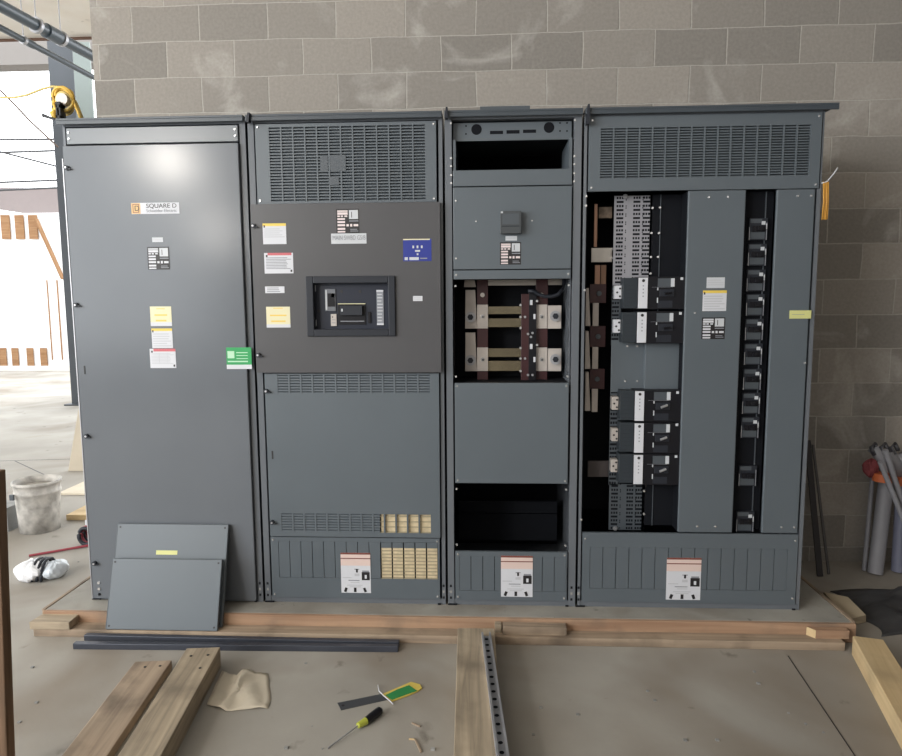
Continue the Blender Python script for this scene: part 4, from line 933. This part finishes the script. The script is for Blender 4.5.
for xx in (46, 56, 64): hbx((xx, 280, xx+6.5, 360), WOOD_F, 'stud')
hbx((-40, 366, 90, 372.5), plain('hoarding_base', (.75, .72, .68), .7), 'base_rail', -.02, .05)
A = aY(36, 219, YH-.04); B = aY(63, 279, YH-.04); bm = beam('brace', A, B, .10, .05, WOOD_F); bm.parent = hd; bm.location = A-world_loc(hd)
# crumbs swept about on the floor
b = MB(); rnd = random.Random(11)
for k in range(90):
    px, py = (rnd.uniform(15, 250), rnd.uniform(545, 740)) if k % 3 else (rnd.uniform(260, 880), rnd.uniform(655, 750))
    p = aZ(px, py, FL)
    if (p.y > -.38 and p.x > -.35) or (55 < px < 230 and py > 640) or 440 < px < 515 or px > 835 or (px < 75 and py < 605) or (200 < px < 280) or (325 < px < 430): continue
    q = rnd.uniform(.002, .006); b.box(p.x-q, p.x+q*1.4, p.y-q, p.y+q, FL, FL+q, BLOCKC)
tag(b.build('concrete_crumbs'), 'small grey crumbs scattered over the floor before the pad', 'debris', None, 'stuff')
# ------------------------------------------------------------ right side things
p = aZ(820, 577, FL); q = aY(807, 440, WY-.03)
beam('steel_flat_bar', Vector((p.x, p.y, FL+.004)), Vector((q.x, WY-.035, q.z)), .034, .012, plain('rusty_dark_bar', (.035, .032, .034), .5, .2), 'dark flat bar leaning on the block wall beside the cabinet', 'steel bar', roll=math.pi/2*0)
p = aZ(826, 577, FL); q = aY(810, 445, WY-.03)
beam('steel_flat_bar', Vector((p.x+.03, p.y+.03, FL+.004)), Vector((q.x+.022, WY-.02, q.z)), .014, .012, plain('greyer_bar', (.09, .085, .085), .5, .2), 'thin grey bar leaning just right of the dark flat bar', 'steel bar')
# cardboard
cbm = plain('cardboard', (.46, .38, .27), .8, 0, .3, .06, 8)
P = [aZ(847, 620, FL+.03), aZ(866, 615, FL+.05), aZ(848, 597, FL+.05), aZ(824, 592, FL+.03)]
b = MB(); e = Vector((0,0,-.006)); b.hexa([P[0]+e, P[1]+e, P[2]+e, P[3]+e, P[0], P[1], P[2], P[3]], cbm)
Q = [P[0], aZ(858, 624, FL+.002), aZ(866, 622, FL+.002), P[1]]; b.hexa([Q[0]+e, Q[1], Q[2], Q[3]+e, Q[0], Q[1]-e, Q[2]-e, Q[3]], cbm)
Q = [aZ(823, 594, FL+.002), aZ(845, 622, FL+.002)]; b.hexa([Q[0], Q[1], P[0]+e, P[3]+e, Q[0]-e, Q[1]-e, P[0], P[3]], cbm)
tag(b.build('cardboard_piece', None, 0, P[0]), 'bent tan cardboard piece beside the right end of the pad', 'cardboard')
# dark plastic sheet
c = aZ(900, 604, FL); b = MB(); nx, ny = 30, 16; vs = []
for j in range(ny+1):
    for i in range(nx+1):
        u, v = i/nx, j/ny; x = c.x-.30+u*1.3; y = c.y-.36+v*.50
        edge = min(1, 4*u)*min(1, 5*v)*min(1, 5*(1-v))
        h = (.035+.03*math.sin(x*13+y*9)+.02*math.sin(x*31-y*23)+.012*math.sin(y*60+x*11))*edge
        vs.append((x+.04*math.sin(v*9), y+.05*math.sin(u*8)*(1-u), FL+.003+max(0, h)))
fs = [(j*(nx+1)+i, j*(nx+1)+i+1, (j+1)*(nx+1)+i+1, (j+1)*(nx+1)+i) for j in range(ny) for i in range(nx)]
b.raw(vs, fs, plain('black_sheet', (.045, .045, .047), .4, 0, .5, .3, 6), True); o = b.build('plastic_sheet', None, 0, (c.x, c.y, FL)); so = o.modifiers.new('t', 'SOLIDIFY'); so.thickness = .001
tag(o, 'dark crumpled plastic sheet on the floor at the right edge', 'plastic sheet')
# strip on floor along pad right
# bundle of tubes standing
TUBE = plain('grey_tube', (.27, .27, .295), .5, 0, .4, .1, 6); TUBE2 = plain('lavender_tube', (.17, .18, .25), .5)
tb = []
def tube_(a_, c_, r_, m, lab, z0=FL+.001, yb=None):
    p = aZ(*a_, FL)
    q = aY(*c_, WY-.06-r_)
    b = MB(); b.cyl((p.x, p.y, z0+.003), q, r_, m, n=16); return tag(b.build('grey_tube', None, 0, (p.x, p.y, z0)), lab, 'tube', None)
tube_((875, 574), (887, 476), .040, TUBE, 'thick grey rolled tube standing at the front of the bundle')
tube_((898, 572), (903, 485), .036, TUBE2, 'lavender grey tube standing right of the front thick tube')
tube_((864, 571), (873, 470), .012, TUBE, 'thin grey tube at the left side of the bundle')
def slant(a_, c_, r_, lab, Y0):
    A = aY(*a_, Y0); B = aY(*c_, Y0+.04); b = MB(); b.cyl(A, B, r_, TUBE, n=12); tag(b.build('grey_tube', None), lab, 'tube')
slant((885, 450), (925, 575), .016, 'thin grey tube slanting down right across the bundle', .52)
slant((880, 462), (932, 590), .013, 'second thin grey tube slanting right, below the other', .48)
b = MB(); c = aY(889, 460, .66)
for q0, q1, r_ in (((873, 448), (888, 478), .03), ((889, 452), (897, 480), .032), ((899, 454), (904, 480), .03)):
    b.tube([aY(*q0, .66), aY((q0[0]+q1[0])/2+2, (q0[1]+q1[1])/2-4, .65), aY(*q1, .66)], r_, TUBE, 10)
for q in (874, 884, 894): b.tube([aY(q, 455, .64), aY(q-3, 447, .64), aY(q+1, 444, .65), aY(q+4, 450, .66)], .012, plain('dark_grey_wrap', (.08, .08, .09), .5), 8)
tag(b.build('folded_tube_wrap', None, 0, c), 'crumpled grey tube tops gathered against the wall at right', 'tube wrap')
ORT = plain('orange_tape', (.55, .14, .05), .5)
for (px_, w_, lab) in ((883, .085, 'orange tape round the front tubes of the bundle'), (901, .06, 'orange tape round the right tubes of the bundle')):
    p = aY(px_, 477 if px_ < 890 else 481, .62); b = MB(); b.cyl(p-Vector((0,0,.022)), p+Vector((0,0,.022)), w_*.62, ORT, n=18); o = b.build('orange_tape', None, 0, p); tag(o, lab, 'tape')
c = aY(871, 468, .64); o = blob('red_cloth', c, .042, .025, .05, plain('faded_red_cloth', (.20, .05, .055), .8, 0, .2, .2, 20), .12, None, 9); tag(o, 'faded red cloth tucked at the top left of the bundle', 'cloth')

# ------------------------------------------------------------ repeats share a group
GR = {'switchboard_section': 'switchboard sections in the line-up', 'loose_cover_plate': 'loose cover plates leaning on the cabinet', 'lumber': 'lumber lying round the pad',
      'form_board': 'form boards round the pad', 'wood_block': 'wood offcuts on the front board', 'steel_bar': 'square steel bars on the floor', 'overhead_pipe': 'pipes under the ceiling',
      'guard_rail': 'rails outside at left', 'grey_tube': 'grey tubes in the standing bundle', 'wood_splinter': 'splinters on the floor', 'plywood_sheet': 'boards behind the bucket',
      'steel_flat_bar': 'bars leaning on the wall', 'orange_tape': 'orange tape round the bundle'}
for o in list(COL.objects):
    k = o.name.split('.')[0]
    if o.parent is None and k in GR and 'label' in o: o['group'] = GR[k]
